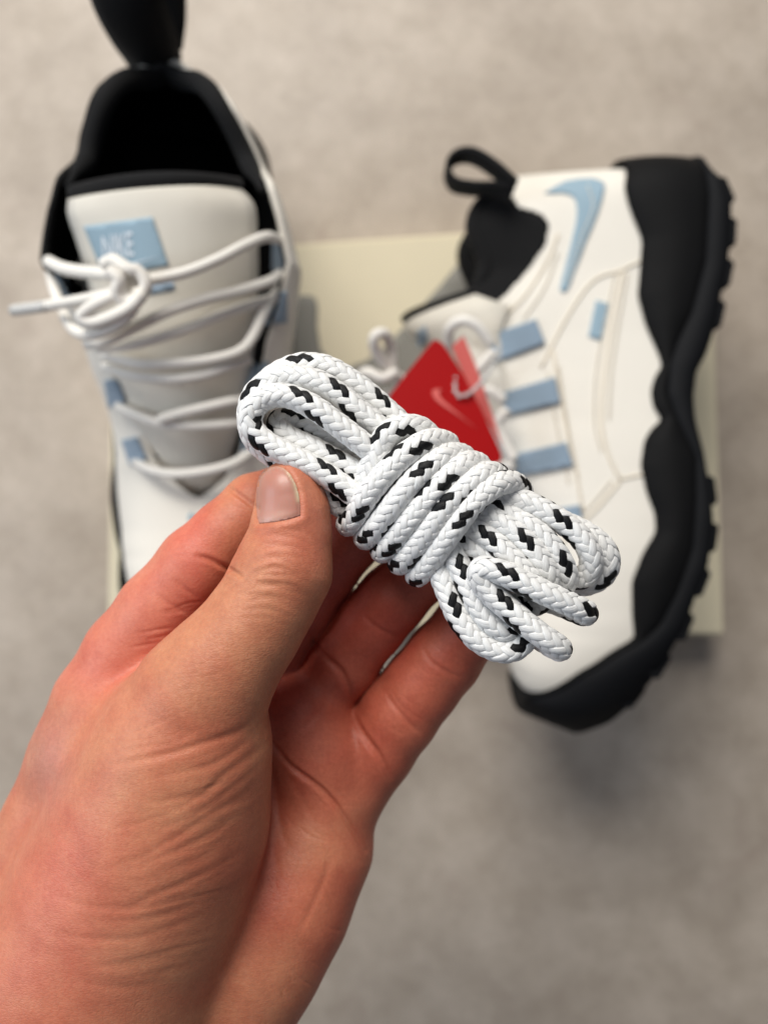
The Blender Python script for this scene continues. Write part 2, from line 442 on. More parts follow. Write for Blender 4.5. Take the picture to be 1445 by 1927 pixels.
    for i, X in enumerate(XS):
        W0 = ws[i] + 4.6; b = wb[i]; oh = wo[i] - wb[i]
        for (y, z) in [(W0 - 1.5, b + oh + 0.6), (W0 + 0.9, b + oh - 0.6), (W0 + 1.2, b + oh * 0.5), (W0 + 0.4, b + 2), (W0 - 4, b + 1.5)]: Vo.append((X, y * taper[i], z))
        for (y, z) in [(W0 - 4, b + 1.5), (W0 + 0.4, b + 2), (W0 + 1.2, b + oh * 0.5), (W0 + 0.9, b + oh - 0.6), (W0 - 1.5, b + oh + 0.6)]: Vo.append((X, -y * taper[i], z))
    for i in range(ns - 1):
        for k in range(10):
            l = (k + 1) % 10; Fo.append((i * 10 + k, (i + 1) * 10 + k, (i + 1) * 10 + l, i * 10 + l))
    Fo.append(tuple(range(10))); Fo.append(tuple((ns - 1) * 10 + k for k in range(10))[::-1])
    Vo = np.array(Vo); Vo[:, 0] += np.where(Vo[:, 0] < 34, -4.6 * (1 - Vo[:, 0] / 34), 0) + np.where(Vo[:, 0] > 240, 5.0 * (Vo[:, 0] - 240) / 50, 0)
    outs = mesh_obj('outsole', toW(Vo), Fo, M_out, root, recalc=True)
    # --- tread lugs along both edges of the outsole
    for side in (1, -1):
        lugs = [22, 42, 62, 82, 168, 190, 211, 232, 251, 267]
        for X in lugs:
            ww = float(half_width(np.array([X]))[0]) + 4.0; b = float(smooth1(ZB, np.array([X]))[0])
            sl = math.atan2(float(smooth1(ZB, np.array([min(X + 4, 290)]))[0]) - float(smooth1(ZB, np.array([X - 4]))[0]), 8)
            bm = bmesh.new(); bmesh.ops.create_cube(bm, size=1)
            for v in bm.verts:
                v.co = Vector((v.co.x * 16, v.co.y * 14, v.co.z * 7))
                if v.co.z < 0: v.co.x *= 0.8
            bmesh.ops.bevel(bm, geom=list(bm.edges), offset=0.9, segments=2, affect='EDGES')
            R = Matrix.Rotation(-sl, 3, 'Y')
            bm.verts.index_update()
            VV = np.array([R @ v.co for v in bm.verts]) + np.array([X, side * (ww - 6.5), b + 2.0])
            FF = [[v.index for v in f.verts] for f in bm.faces]; bm.free()
            lo = mesh_obj('lug', toW(VV), FF, M_out, outs, smooth=False)
    return parts

def strip(name, rows, mat, parent, thick=0.002, mats=None):
    """lofted sheet: rows of world points, thickened"""
    R = np.array(rows); a, b = R.shape[:2]
    F = [(i * b + k, (i + 1) * b + k, (i + 1) * b + k + 1, i * b + k + 1) for i in range(a - 1) for k in range(b - 1)]
    o = mesh_obj(name, R.reshape(-1, 3), F, mat, parent, recalc=True)
    so = o.modifiers.new('t', 'SOLIDIFY'); so.thickness = thick; so.offset = 0
    return o

BL = side_tab([(968, 330), (970, 344), (980, 366), (1008, 376), (1028, 388), (1037, 409), (1030, 445), (998, 493), (955, 542), (895, 596), (850, 640)], 0.408)

# ---- right-hand shoe: lies on its side, sole to the right
def toW_right(V):
    V = np.asarray(V, float) * 0.001
    X = V[:, 0] * XSC; X = X - np.clip(V[:, 2] - 0.072, 0, 1) * 0.40 * np.clip((V[:, 0] - 0.235) / 0.05, 0, 1)
    return np.stack([XR - V[:, 2], YR - X, ZR + V[:, 1]], 1)
rs = thing('running_shoe', (0.12, 0.05, LID), 'white running shoe lying on its side with thick black scalloped sole towards the picture edge', 'shoe', 'pair of white running shoes')
pr = build_shoe(rs, toW_right, None, BL)
bR = bvh_of(pr['upper'], pr['midsole'])
bRu = bvh_of(pr['upper'])
PX = lambda s: [(640 + x * 0.557, 240 + y * 0.557) for x, y in s]
sw = PX([(690, 220), (725, 198), (760, 180), (805, 172), (850, 170), (880, 178), (893, 192), (893, 208), (884, 245), (870, 290), (852, 335), (830, 385), (810, 440), (790, 490), (775, 535), (763, 553), (750, 556), (742, 545), (748, 515), (760, 470), (774, 415), (785, 370), (796, 320), (800, 280), (797, 250), (788, 234), (770, 224), (745, 220), (720, 222)])
patch('side_logo', sw, bRu, M_bluep, rs, 5, 0.0008, 0.0012)
for q in ([(912, 633), (1008, 600), (1026, 645), (930, 682)], [(942, 740), (1044, 709), (1055, 757), (954, 782)], [(962, 856), (1065, 832), (1079, 876), (972, 897)], [(996, 966), (1090, 950), (1096, 976), (1004, 1002)]):
    patch('lace_strap', q, bRu, M_blue, rs, 6, 0.0022, 0.0020)
patch('side_patch', [(1121, 565), (1146, 572), (1131, 641), (1107, 633)], bRu, M_bluep, rs, 6, 0.0008, 0.001)
def on_surf(pts, bv, lift, n=6):
    out = []
    for x, y in catmull([(a, b, 0) for a, b in pts], n)[:, :2]:
        h = cast(bv, x, y)
        if h[0] is not None: out.append(W(x, y, H - h[0].z - lift))
    return out
for pts in ([(1018, 692), (1058, 612), (1098, 548), (1128, 521), (1162, 511), (1208, 490)], [(1172, 506), (1152, 600), (1137, 700), (1131, 790), (1143, 855), (1166, 902)], [(1166, 906), (1122, 958), (1088, 990), (1040, 1040)], [(1166, 902), (1212, 892)],
            [(940, 600), (985, 560), (1030, 490), (1050, 440)], [(1040, 660), (1060, 780), (1085, 900), (1095, 960)]):
    P = on_surf(pts, bRu, 0.0003)
    if len(P) > 3: tube('seam', P[::3] if len(P) > 12 else P, 0.0007, M_seam, rs, 6, 3)
# stitch rows
def stitches(pts, root, bv, mat, gap=9, ln=5, lift=0.0006):
    C = catmull([(a, b, 0) for a, b in pts], 20)[:, :2]; C, s = resample(C, 1.0)
    i = 0; VV = []; FF = []
    while i + ln < len(C):
        a, b = C[i], C[i + ln]; ha, hb = cast(bv, *a), cast(bv, *b)
        if ha[0] is not None and hb[0] is not None and abs(ha[0].z - hb[0].z) < 0.01:
            p = W(a[0], a[1], H - ha[0].z - lift); q = W(b[0], b[1], H - hb[0].z - lift)
            v, f = tube_mesh(np.array([p, 0.5 * (p + q) + (0, 0, 0.0003), q]), 0.00048, 5)
            o = len(VV); VV += list(v); FF += [tuple(k + o for k in ff) for ff in f]
        i += gap
    if VV:
        o = mesh_obj('stitching', VV, FF, mat, root); o['kind'] = 'stuff'
for pts in ([(1158, 515), (1137, 610), (1122, 700), (1118, 790), (1130, 850)], [(1180, 515), (1163, 610), (1150, 700), (1145, 790)], [(1105, 350), (1115, 390), (1092, 450), (1066, 535)], [(1030, 700), (1045, 790), (1070, 910)],
            [(1050, 690), (1066, 790), (1088, 905)], [(985, 600), (1025, 540), (1050, 470)], [(1150, 905), (1112, 950), (1080, 978)]):
    stitches(pts, rs, bRu, M_seam)
# tongue of the right-hand shoe
rows = []
for X, z, hw in [(180, 97, 20), (150, 108, 27), (120, 119, 32), (112, 128, 30), (98, 143, 33), (85, 157, 37), (77, 164, 29)]:
    rows.append([toW_right([(X - (7 if X < 80 else 8 if X < 105 else 0) * (k / 5 - 1) ** 2, (k / 5 - 1) * hw, z - (10 if X > 115 else 16 if X > 105 else 26 if X > 90 else 44 if X > 80 else 36) * abs(k / 5 - 1) ** 2.0)])[0] for k in range(11)])
tgR = strip('tongue', rows, M_tongue, rs, 0.005)
edge = [toW_right([(76 - 7 * (k / 5 - 1) ** 2 - 1.0, (k / 5 - 1) * 29, 165 - 36 * abs(k / 5 - 1) ** 2.0)])[0] for k in range(11)]
tube('tongue_binding', edge, 0.0022, M_black, rs, 8, 4)
bTR = bvh_of(tgR)
patch('tongue_label', [(782, 628), (800, 612), (806, 640), (788, 655)], bTR, M_blue, rs, 6, 0.0005, 0.001)
# heel pull loop
lp = [(968, 352, .402), (930, 318, .404), (890, 294, .408), (858, 296, .414), (841, 318, .418), (852, 346, .420), (888, 355, .416), (930, 356, .410), (966, 362, .405)]
Cl = catmull([W(*p) for p in lp], 8)
T, U, Vv = frames(Cl, (0, 0, 1))
rows = [[c + np.array([0, 0, 1]) * (k - 2) / 2 * 0.0075 for k in range(5)] for c in Cl]
strip('pull_loop', rows, M_black, rs, 0.0026)
# laces of the right-hand shoe
rl = bpy.data.objects.new('x', None); bpy.data.objects.remove(rl)
for pts in ([(925, 650, .398), (900, 615, .395), (870, 603, .395), (845, 620, .40), (840, 660, .41), (800, 690, .42)],
            [(930, 660, .398), (905, 690, .40), (880, 720, .405), (850, 745, .415)],
            [(948, 755, .398), (920, 735, .40), (885, 760, .41), (850, 800, .42)],
            [(955, 770, .398), (935, 800, .40), (950, 835, .398), (968, 865, .397)],
            [(968, 875, .397), (930, 880, .405), (890, 900, .415)], [(1002, 985, .397), (960, 975, .405), (900, 960, .42)]):
    tube('lace', [W(*p) for p in pts], 0.0027, M_lace, rs, 8, 6)
tube('lace', [W(*p) for p in [(800, 720, .415), (760, 715, .41), (728, 690, .40), (705, 655, .392), (706, 632, .388), (724, 628, .39), (735, 655, .398), (738, 690, .402), (750, 725, .41)]], 0.0027, M_lace, rs, 8, 6)
tube('lace', [W(*p) for p in [(745, 700, .40), (720, 712, .398), (690, 700, .40), (672, 722, .41), (700, 745, .41), (745, 740, .41)]], 0.0027, M_lace, rs, 8, 6)

# ---- left-hand shoe: stands upright, toe towards the bottom of the picture
YAW = math.radians(4.0); ROLL = math.radians(5)
XL, YL, ZL = -0.1085, 0.222, LID + 0.002
def toW_left(V):
    V = np.asarray(V, float) * 0.001
    X, Y, Z = V[:, 0] * 1.03, -V[:, 1], V[:, 2]
    Y2 = Y * math.cos(ROLL) + Z * math.sin(ROLL) - 0.006; Z2 = Z * math.cos(ROLL) - Y * math.sin(ROLL) + 0.0035
    return np.stack([XL + Y2 * math.cos(YAW) + X * math.sin(YAW), YL + Y2 * math.sin(YAW) * 0 - X * math.cos(YAW), ZL + Z2], 1)
ls = thing('running_shoe', (-0.1, 0.08, LID), 'upright white running shoe with open black collar and loosely tied white laces', 'shoe', 'pair of white running shoes')
BL2 = np.array([(x, z + 4) for x, z in BL if x < 60] + [(72, 118), (85, 121), (100, 119), (118, 114), (126, 140)])
OWL = np.array([(0, 0), (2, 6), (10, 15), (23, 26), (47, 39), (67, 46), (85, 50), (104, 53), (122, 47), (139, 40), (163, 33), (187, 25), (198, 21), (203, 13), (206, 6)], float)
TCL = np.array([(0, 0.80), (45, 0.80), (72, 0.84), (100, 0.86), (140, 0.89), (170, 0.92), (190, 0.96), (200, 0.99), (206, 1.0), (290, 1.0)])
pl_ = build_shoe(ls, toW_left, OWL, BL2, TCL, 5.5, (1,), 126)
bLu = bvh_of(pl_['upper'])
# tongue: traced rows (pixel left, pixel right, row y, depth)
rows = []
TROWS = [(300, 452, 945, .412), (292, 452, 905, .399), (262, 452, 850, .388), (238, 455, 790, .378), (215, 462, 720, .369), (196, 470, 650, .361), (186, 476, 580, .354), (172, 478, 510, .347), (154, 476, 450, .342), (139, 472, 405, .339), (140, 448, 378, .338)]
for i, (a, b, y, d) in enumerate(TROWS):
    r = []
    for k in range(15):
        u = k / 7 - 1; t = k / 14
        yy = y - 14 * (1 - abs(2 * t - 1) ** 2) * (i / 9) - 12 * t * (i / 9)
        r.append(W(a + (b - a) * t, yy, d + 0.020 * abs(u) ** 2.2))
    rows.append(r)
rows = [list(r) for r in np.stack([catmull(np.array(rows)[:, k], 5) for k in range(15)], 1)]
tgL = strip('tongue', rows, M_tongue, ls, 0.006)
edge = np.array(rows[-1]); tube('tongue_binding', edge + np.array([0, 0.0035, 0.000]), 0.0036, M_black, ls, 8, 3)
bT = bvh_of(tgL)
lab = patch('tongue_label', [(157, 426), (287, 408), (318, 499), (196, 522)], bT, M_bluep, ls, 8, 0.0005, 0.001)
patch('tongue_label', [(270, 540), (326, 530), (330, 545), (276, 556)], bT, M_blue, ls, 8, 0.0005, 0.001)
bLab = bvh_of(lab)
# label lettering
fc = bpy.data.curves.new('lettering', 'FONT'); fc.body = 'NIKE'; fc.shear = 0.25; fc.space_character = 0.95
fo = bpy.data.objects.new('lettering', fc); COL.objects.link(fo)
bpy.context.view_layer.update()
tm = fo.to_mesh(); tv = np.array([v.co[:] for v in tm.vertices]); tf = [tuple(p.vertices) for p in tm.polygons]
fo.to_mesh_clear(); bpy.data.objects.remove(fo)
w_, h_ = tv[:, 0].max(), tv[:, 1].max()
o = np.array((193, 489)); ux = np.array((64, -10.0)); uy = np.array((-8, -43.0))
VV = []
for v in tv:
    p = o + ux * v[0] / w_ + uy * v[1] / h_; h = cast(bLab, *p); VV.append(W(p[0], p[1], (H - h[0].z if h[0] else 0.345) - 0.0004))
mesh_obj('lettering', VV, tf, M_print, lab, smooth=False)
patch('logo_print', swoosh_px((212, 512), (92, -14), (-6, -42)), bLab, M_print, lab, 4, 0.0004, 0.0002)
# blue lace straps and dark eyelet slots, both sides
bLall = bvh_of(pl_['upper'], tgL)
for q in ([(512, 440), (540, 442), (540, 512), (512, 508)], [(482, 560), (540, 548), (540, 606), (480, 614)], [(462, 690), (505, 680), (500, 765), (464, 765)], [(455, 800), (480, 795), (478, 855), (456, 855)],
          [(196, 716), (224, 712), (236, 760), (204, 768)], [(228, 828), (258, 822), (276, 864), (244, 876)], [(186, 650), (212, 645), (218, 668), (190, 672)], [(104, 505), (122, 508), (132, 560), (112, 552)]):
    patch('lace_strap', q, bLu, M_blue, ls, 6, 0.0022, 0.002)
patch('toe_logo', swoosh_px((352, 984), (70, -12), (4, -52)), bLu, M_bluep, ls, 4, 0.0006, 0.0008)
def lace(pts, r=0.0024):
    tube('lace', [W(*p) for p in pts], r, M_lace, ls, 9, 8)
lace([(528, 452, .372), (500, 446, .357), (460, 462, .346), (410, 488, .338), (350, 512, .333), (285, 526, .330), (240, 530, .328)])
lace([(92, 492, .362), (120, 505, .350), (160, 512, .341), (205, 516, .334), (240, 520, .328)], 0.0028)
lace([(25, 584, .350), (60, 579, .345), (110, 572, .338), (160, 563, .333), (205, 554, .329), (240, 540, .326)])
lace([(195, 498, .327), (215, 490, .325), (240, 505, .323), (262, 512, .324), (275, 535, .325), (262, 560, .326), (235, 566, .326), (220, 550, .324), (225, 525, .322), (205, 510, .322)], 0.0027)
lace([(240, 548, .326), (205, 562, .325), (170, 580, .326), (155, 597, .328), (175, 607, .328), (215, 595, .326), (250, 575, .325), (270, 552, .324)], 0.0027)
lace([(265, 545, .326), (245, 590, .327), (205, 620, .331), (160, 630, .336), (130, 608, .345), (105, 550, .360), (95, 510, .370)])
lace([(528, 515, .375), (505, 530, .362), (450, 548, .352), (390, 562, .344), (320, 585, .340), (262, 612, .338), (205, 640, .342), (165, 648, .352)])
lace([(520, 560, .378), (490, 568, .366), (430, 588, .356), (370, 612, .350), (300, 635, .347), (240, 650, .348), (185, 655, .358)])
lace([(528, 540, .380), (500, 580, .368), (478, 630, .364), (452, 660, .360), (400, 676, .356), (330, 684, .354), (260, 684, .355), (195, 668, .366)])
lace([(470, 676, .368), (430, 690, .362), (380, 706, .359), (320, 713, .358), (250, 706, .361), (196, 690, .374)])
lace([(478, 752, .378), (440, 755, .370), (390, 766, .366), (340, 778, .365), (300, 790, .366)])
lace([(472, 792, .382), (430, 798, .374), (370, 801, .370), (310, 798, .370), (262, 782, .374), (222, 765, .386)])
lace([(476, 848, .388), (440, 872, .382), (390, 886, .379), (330, 892, .380), (285, 884, .386), (255, 868, .396)])
# aglet on the loose lace end
tube('lace_tip', [W(26, 584, .3498), W(50, 581, .3462), W(92, 575, .3405)], 0.0026, M_plastic, ls, 9, 4)
# heel pull loop, rising out of the frame
hp = [(297, 136, .393), (281, 96, .375), (258, 50, .358), (238, 0, .346), (218, -70, .336), (206, -135, .334), (226, -170, .345), (258, -110, .362), (284, -30, .376), (298, 60, .389), (300, 120, .396)]
Ch = catmull([W(*p) for p in hp], 8)
Tt = np.gradient(Ch, axis=0); side = np.array([0.92, 0.25, 0.28]); side /= np.linalg.norm(side)
hwid = np.interp(np.arange(len(Ch)), [0, 12, 26, len(Ch) - 12, len(Ch)], [0.0125, 0.0150, 0.0165, 0.0160, 0.0125])
rows = [[c + side * (k - 3) / 3 * hwid[i] + np.array([0, 0.0035, -0.002]) * ((k - 3) / 3) ** 2 for k in range(7)] for i, c in enumerate(Ch)]
strip('pull_loop', rows, M_black, ls, 0.0026)

# ------------------------------------------------------------------ red hang tag tied to the right-hand shoe
tg = thing('hang_tag', tuple(W(830, 760, .40)), 'red card hang tag with pale print between the coiled lace and the lying shoe', 'tag')
poly = [(815, 640), (826, 641), (836, 650), (872, 705), (908, 775), (934, 832), (944, 856), (942, 868), (928, 876), (900, 868), (850, 850), (795, 812), (742, 768), (732, 754), (733, 744), (760, 708)]
class PlaneB:
    def __init__(s, a, b, c): s.a, s.n = Vector(a), (Vector(b) - Vector(a)).cross(Vector(c) - Vector(a)).normalized()
    def ray_cast(s, o, d):
        t = (s.a - o).dot(s.n) / d.dot(s.n); return (o + d * t, s.n, 0, t)
pbl = PlaneB(W(815, 640, .372), W(735, 750, .362), W(940, 860, .372))
tag = patch('card', poly, pbl, M_red, tg, 10, 0, 0.0012, smooth=False)
patch('logo_print', swoosh_px((806, 742), (78, 86), (40, -46)), pbl, M_redp, tg, 6, 0.0004, 0.0002, smooth=False)
pb2 = PlaneB(W(870, 640, .385), W(850, 760, .378), W(925, 800, .386))
patch('card_leaf', [(850, 652), (872, 632), (896, 690), (930, 790), (945, 840), (905, 770), (872, 704)], pb2, M_redp, tg, 10, 0, 0.0008, smooth=False)
beads = catmull([W(*p) for p in [(856, 700, .374), (858, 742, .37), (880, 742, .37), (905, 720, .375), (925, 690, .385), (940, 660, .39)]], 8)
bp_, _ = resample(beads, 0.0032)
tube('cord', bp_, 0.0005, M_plastic, tg, 6, 1)
bm = bmesh.new(); bmesh.ops.create_icosphere(bm, subdivisions=1, radius=0.0013); bm.verts.index_update()
bv = np.array([v.co[:] for v in bm.verts]); bf = [[v.index for v in f.verts] for f in bm.faces]; bm.free()
for c in bp_: mesh_obj('bead', bv + c, bf, M_plastic, tg)
# ------------------------------------------------------------------ the hand (one continuous surface from a distance field)
HS = 0.0006
def ND(px, py, d, rpx): return (W(px, py, d), rpx * d / FPX)

CH = {}
CH['thumb'] = ([(544, 925, .2140, 59), (550, 960, .2145, 66), (547, 1010, .2145, 73), (533, 1072, .2140, 89), (505, 1130, .2135, 88), (468, 1188, .2130, 93), (420, 1250, .2130, 104), (380, 1305, .2140, 118)], .0045, 1.0)
CH['thenar'] = ([(380, 1305, .2140, 118), (345, 1410, .2190, 158), (310, 1530, .2240, 188), (262, 1650, .2290, 208), (200, 1800, .2330, 226), (120, 1960, .2380, 240)], .010, 1.0)
CH['index'] = ([(205, 1320, .2390, 98), (245, 1232, .2380, 84), (300, 1150, .2360, 76), (372, 1062, .2340, 71), (425, 1008, .2345, 64), (482, 955, .2370, 62), (535, 935, .2400, 57), (590, 930, .2430, 50)], .004, 1.0)
CH['side'] = ([(205, 1330, .2390, 100), (165, 1440, .2420, 100), (130, 1560, .2440, 115), (70, 1720, .2480, 150), (30, 1900, .2500, 190)], .010, 1.0)
CH['middle'] = ([(420, 1345, .2560, 90), (500, 1220, .2520, 76), (560, 1132, .2470, 69), (612, 1064, .2440, 64), (655, 1015, .2415, 61), (700, 975, .2400, 57), (740, 945, .2390, 52)], .004, 1.0)
CH['ring'] = ([(545, 1375, .2540, 84), (600, 1300, .2520, 68), (645, 1245, .2495, 66), (700, 1172, .2460, 64), (738, 1128, .2435, 63), (790, 1075, .2410, 60), (850, 1015, .2390, 52)], .004, 1.0)
CH['pinky'] = ([(640, 1495, .2520, 82), (705, 1408, .2500, 74), (750, 1345, .2480, 73), (793, 1290, .2460, 70), (835, 1238, .2440, 69), (880, 1180, .2415, 63), (930, 1115, .2390, 54)], .004, 1.0)
CH['pads'] = ([(470, 1330, .2520, 92), (560, 1350, .2500, 88), (600, 1420, .2500, 95), (622, 1490, .2490, 88)], .008, 1.0)
CH['hypo'] = ([(605, 1500, .2510, 92), (585, 1590, .2490, 108), (532, 1700, .2440, 119), (474, 1800, .2410, 124), (408, 1910, .2400, 127), (340, 2050, .2430, 148), (310, 2200, .2510, 190)], .010, 1.0)
CH['palm'] = ([(300, 1420, .2560, 130), (420, 1480, .2590, 130), (450, 1600, .2590, 140), (360, 1760, .2580, 180), (260, 1950, .2560, 220), (170, 2120, .2540, 235), (60, 2330, .2520, 220), (-90, 2560, .2500, 225)], .012, 1.0)
CH['web'] = ([(330, 1320, .2310, 84), (235, 1365, .2360, 95), (190, 1420, .2340, 100)], .010, 1.0)
ORDER = [('palm', 0), ('hypo', .012), ('side', .012), ('pads', .008), ('thenar', .007), ('web', .012), ('index', 0), ('middle', .0006), ('ring', .0006), ('pinky', .0006), ('thumb', 0)]

def hand_field():
    allp = np.array([ND(*n)[0] for c in CH.values() for n in c[0]]); allr = np.array([ND(*n)[1] for c in CH.values() for n in c[0]])
    lo = (allp - allr[:, None]).min(0) - 0.003; hi = (allp + allr[:, None]).max(0) + 0.003
    n = np.ceil((hi - lo) / HS).astype(int) + 1
    Fd = np.full(n, 0.03, np.float32)
    ax = [lo[k] + HS * np.arange(n[k]) for k in range(3)]
    def smin(a, b, k):
        if k <= 0: return np.minimum(a, b)
        h = np.clip(k - np.abs(a - b), 0, None) / k
        return np.minimum(a, b) - h * h * h * k / 6.0
    big = lambda: np.full(n, 0.03, np.float32)
    grp = {'body': Fd, 'fing': big(), 'thumb': big()}
    for name, kk in ORDER:
        Fd = grp['fing' if name in ('index', 'middle', 'ring', 'pinky') else 'thumb' if name == 'thumb' else 'body']
        nodes, kin, sz = CH[name]; nd = [ND(*q) for q in nodes]
        P = np.array([q[0] for q in nd]); R = np.array([q[1] for q in nd])
        mg = 0.013
        i0 = np.clip(np.floor(((P - R[:, None]).min(0) - mg - lo) / HS).astype(int), 0, n - 1); i1 = np.clip(np.ceil(((P + R[:, None]).max(0) + mg - lo) / HS).astype(int) + 1, 1, n)
        sub = np.full(i1 - i0, 0.03, np.float32)
        for (a, ra), (b, rb) in zip(nd[:-1], nd[1:]):
            j0 = np.clip(np.floor((np.minimum(a - ra, b - rb) - mg - lo) / HS).astype(int), i0, i1 - 1); j1 = np.clip(np.ceil((np.maximum(a + ra, b + rb) + mg - lo) / HS).astype(int) + 1, i0 + 1, i1)
            x = (ax[0][j0[0]:j1[0]] - a[0]).astype(np.float32)[:, None, None]; y = (ax[1][j0[1]:j1[1]] - a[1]).astype(np.float32)[None, :, None]; z = (ax[2][j0[2]:j1[2]] - a[2]).astype(np.float32)[None, None, :]
            ab = (b - a).astype(np.float32); L2 = float(ab @ ab)
            t = np.clip((x * ab[0] + y * ab[1] + z * ab[2]) / L2, 0, 1)
            d = np.sqrt((x - t * ab[0]) ** 2 + (y - t * ab[1]) ** 2 + (z - t * ab[2]) ** 2) - (ra + t * np.float32(rb - ra))
            s = tuple(slice(j0[k] - i0[k], j1[k] - i0[k]) for k in range(3))
            sub[s] = smin(sub[s], d, kin)
        s = tuple(slice(i0[k], i1[k]) for k in range(3))
        Fd[s] = smin(Fd[s], sub, kk)
    B = grp['body']
    A1 = smin(B, grp['fing'], 0.0040); A2 = smin(B, grp['thumb'], 0.0060)
    return smin(A1, A2, 0.0008), lo

def surface_nets(Fd, lo, h):
    ins = Fd < 0; nx, ny, nz = Fd.shape
    c = [ins[i:nx - 1 + i, j:ny - 1 + j, k:nz - 1 + k] for i in (0, 1) for j in (0, 1) for k in (0, 1)]
    anyi = c[0].copy(); alli = c[0].copy()
    for q in c[1:]: anyi |= q; alli &= q
    act = anyi & ~alli; I, J, K = np.nonzero(act); m = len(I)
    idx = np.full(act.shape, -1, np.int32); idx[I, J, K] = np.arange(m)
    val = np.stack([Fd[I + i, J + j, K + k] for i in (0, 1) for j in (0, 1) for k in (0, 1)], 1)
    cr = np.array([(i, j, k) for i in (0, 1) for j in (0, 1) for k in (0, 1)], float)
    acc = np.zeros((m, 3)); cnt = np.zeros(m)
    for a in range(8):
        for b in range(a + 1, 8):
            if np.abs(cr[a] - cr[b]).sum() != 1: continue
            va, vb = val[:, a], val[:, b]; x = (va < 0) != (vb < 0)
            t = np.where(x, va / np.where(x, va - vb, 1), 0)
            acc += np.where(x[:, None], cr[a] + t[:, None] * (cr[b] - cr[a]), 0); cnt += x
    V = lo + h * (np.stack([I, J, K], 1) + acc / cnt[:, None])
    Q = []
    for axn in range(3):
        d = [0, 0, 0]; d[axn] = 1
        A = ins[:nx - d[0], :ny - d[1], :nz - d[2]]; B = ins[d[0]:, d[1]:, d[2]:]
        e = np.argwhere(A != B); u, v = [(1, 2), (2, 0), (0, 1)][axn]
        e = e[(e[:, u] > 0) & (e[:, v] > 0)]
        sh = np.array(act.shape); e = e[(e < sh).all(1)]
        def cell(du, dv):
            q = e.copy(); q[:, u] -= du; q[:, v] -= dv; return idx[q[:, 0], q[:, 1], q[:, 2]]
        q = np.stack([cell(1, 1), cell(0, 1), cell(0, 0), cell(1, 0)], 1)
        flip = ~A[e[:, 0], e[:, 1], e[:, 2]]
        q[flip] = q[flip][:, ::-1]; Q.append(q)
    Q = np.vstack(Q); Q = Q[(Q >= 0).all(1)]
    return V, Q

def laplace(V, Q, it, lam=0.5, mu=-0.52):
    E = np.vstack([Q[:, [0, 1]], Q[:, [1, 2]], Q[:, [2, 3]], Q[:, [3, 0]]])
    a = np.concatenate([E[:, 0], E[:, 1]]); b = np.concatenate([E[:, 1], E[:, 0]]); n = len(V)
    deg = np.bincount(a, minlength=n).astype(float)
    def step(V, l):
        S = np.stack([np.bincount(a, V[b, k], n) for k in range(3)], 1) / deg[:, None]
        return V + l * (S - V)
    for _ in range(it): V = step(step(V, lam), mu)
    return V

def split_quads(V, Q, sel):
    A = Q[sel]; E = np.stack([A, np.roll(A, -1, 1)], -1).reshape(-1, 2); E.sort(1)
    key = E[:, 0].astype(np.int64) * len(V) + E[:, 1]; uk, inv = np.unique(key, return_inverse=True)
    ea, eb = uk // len(V), uk % len(V)
    mid = 0.5 * (V[ea] + V[eb]); cen = V[A].mean(1)
    em = inv.reshape(-1, 4) + len(V); cc = np.arange(len(A)) + len(V) + len(mid)
    parts = [np.stack([A[:, k], em[:, k], cc, em[:, (k + 3) % 4]], 1) for k in range(4)]
    return np.vstack([V, mid, cen]), np.vstack([Q[~sel]] + parts)

def vnormals(V, Q):
    n = np.cross(V[Q[:, 2]] - V[Q[:, 0]], V[Q[:, 3]] - V[Q[:, 1]])
    N = np.stack([np.bincount(Q.ravel(), np.repeat(n[:, k], 4), len(V)) for k in range(3)], 1)
    return N / (np.linalg.norm(N, axis=1)[:, None] + 1e-15)

def poly_dist(x, y, C):
    """distance to a polyline, and position along it"""
    best = np.full(len(x), 1e9); pos = np.zeros(len(x)); L = 0
    tot = np.linalg.norm(np.diff(C, axis=0), axis=1).sum()
    for a, b in zip(C[:-1], C[1:]):
        ab = b - a; l = np.linalg.norm(ab); t = np.clip(((x - a[0]) * ab[0] + (y - a[1]) * ab[1]) / (l * l + 1e-9), 0, 1)
        d = np.hypot(x - a[0] - t * ab[0], y - a[1] - t * ab[1]); m = d < best
        best[m] = d[m]; pos[m] = (L + t[m] * l) / tot; L += l
    return best, pos

NAIL = [(484, 910), (488, 896), (496, 886), (507, 880), (521, 877), (534, 881), (546, 892), (556, 910), (562, 930), (565, 952), (565, 970), (548, 976), (524, 981), (502, 984), (488, 985), (484, 972), (482, 940)]

# skin creases: (points, depth mm, half width px, depth range of the surface they belong to)
CRE = []
def crease(pts, dep, wid, lo=.17, hi=.27, soft=True): CRE.append((np.array(pts, float), dep, wid, lo, hi))
# thumb joint
for k, (y0, dp, wd) in enumerate([(998, .10, 4), (1012, .10, 4), (1024, .12, 4), (1038, .14, 4), (1049, .18, 5), (1060, .34, 5), (1072, .40, 6), (1086, .26, 5), (1098, .30, 5), (1110, .22, 5), (1122, .18, 5), (1135, .15, 5), (1150, .12, 5), (1166, .10, 5)]):
    j = RNG.uniform(-5, 5, 5); xo = max(0, y0 - 1080) * -0.45
    crease([(452 + xo + RNG.uniform(0, 18), y0 + 16 + j[0] + max(0, y0 - 1080) * .0), (482 + xo, y0 + j[1]), (520 + xo, y0 - 5 + j[2]), (556 + xo, y0 + 3 + j[3]), (594 + xo - RNG.uniform(0, 30), y0 + 16 + j[4])], dp, wd, .17, .214)
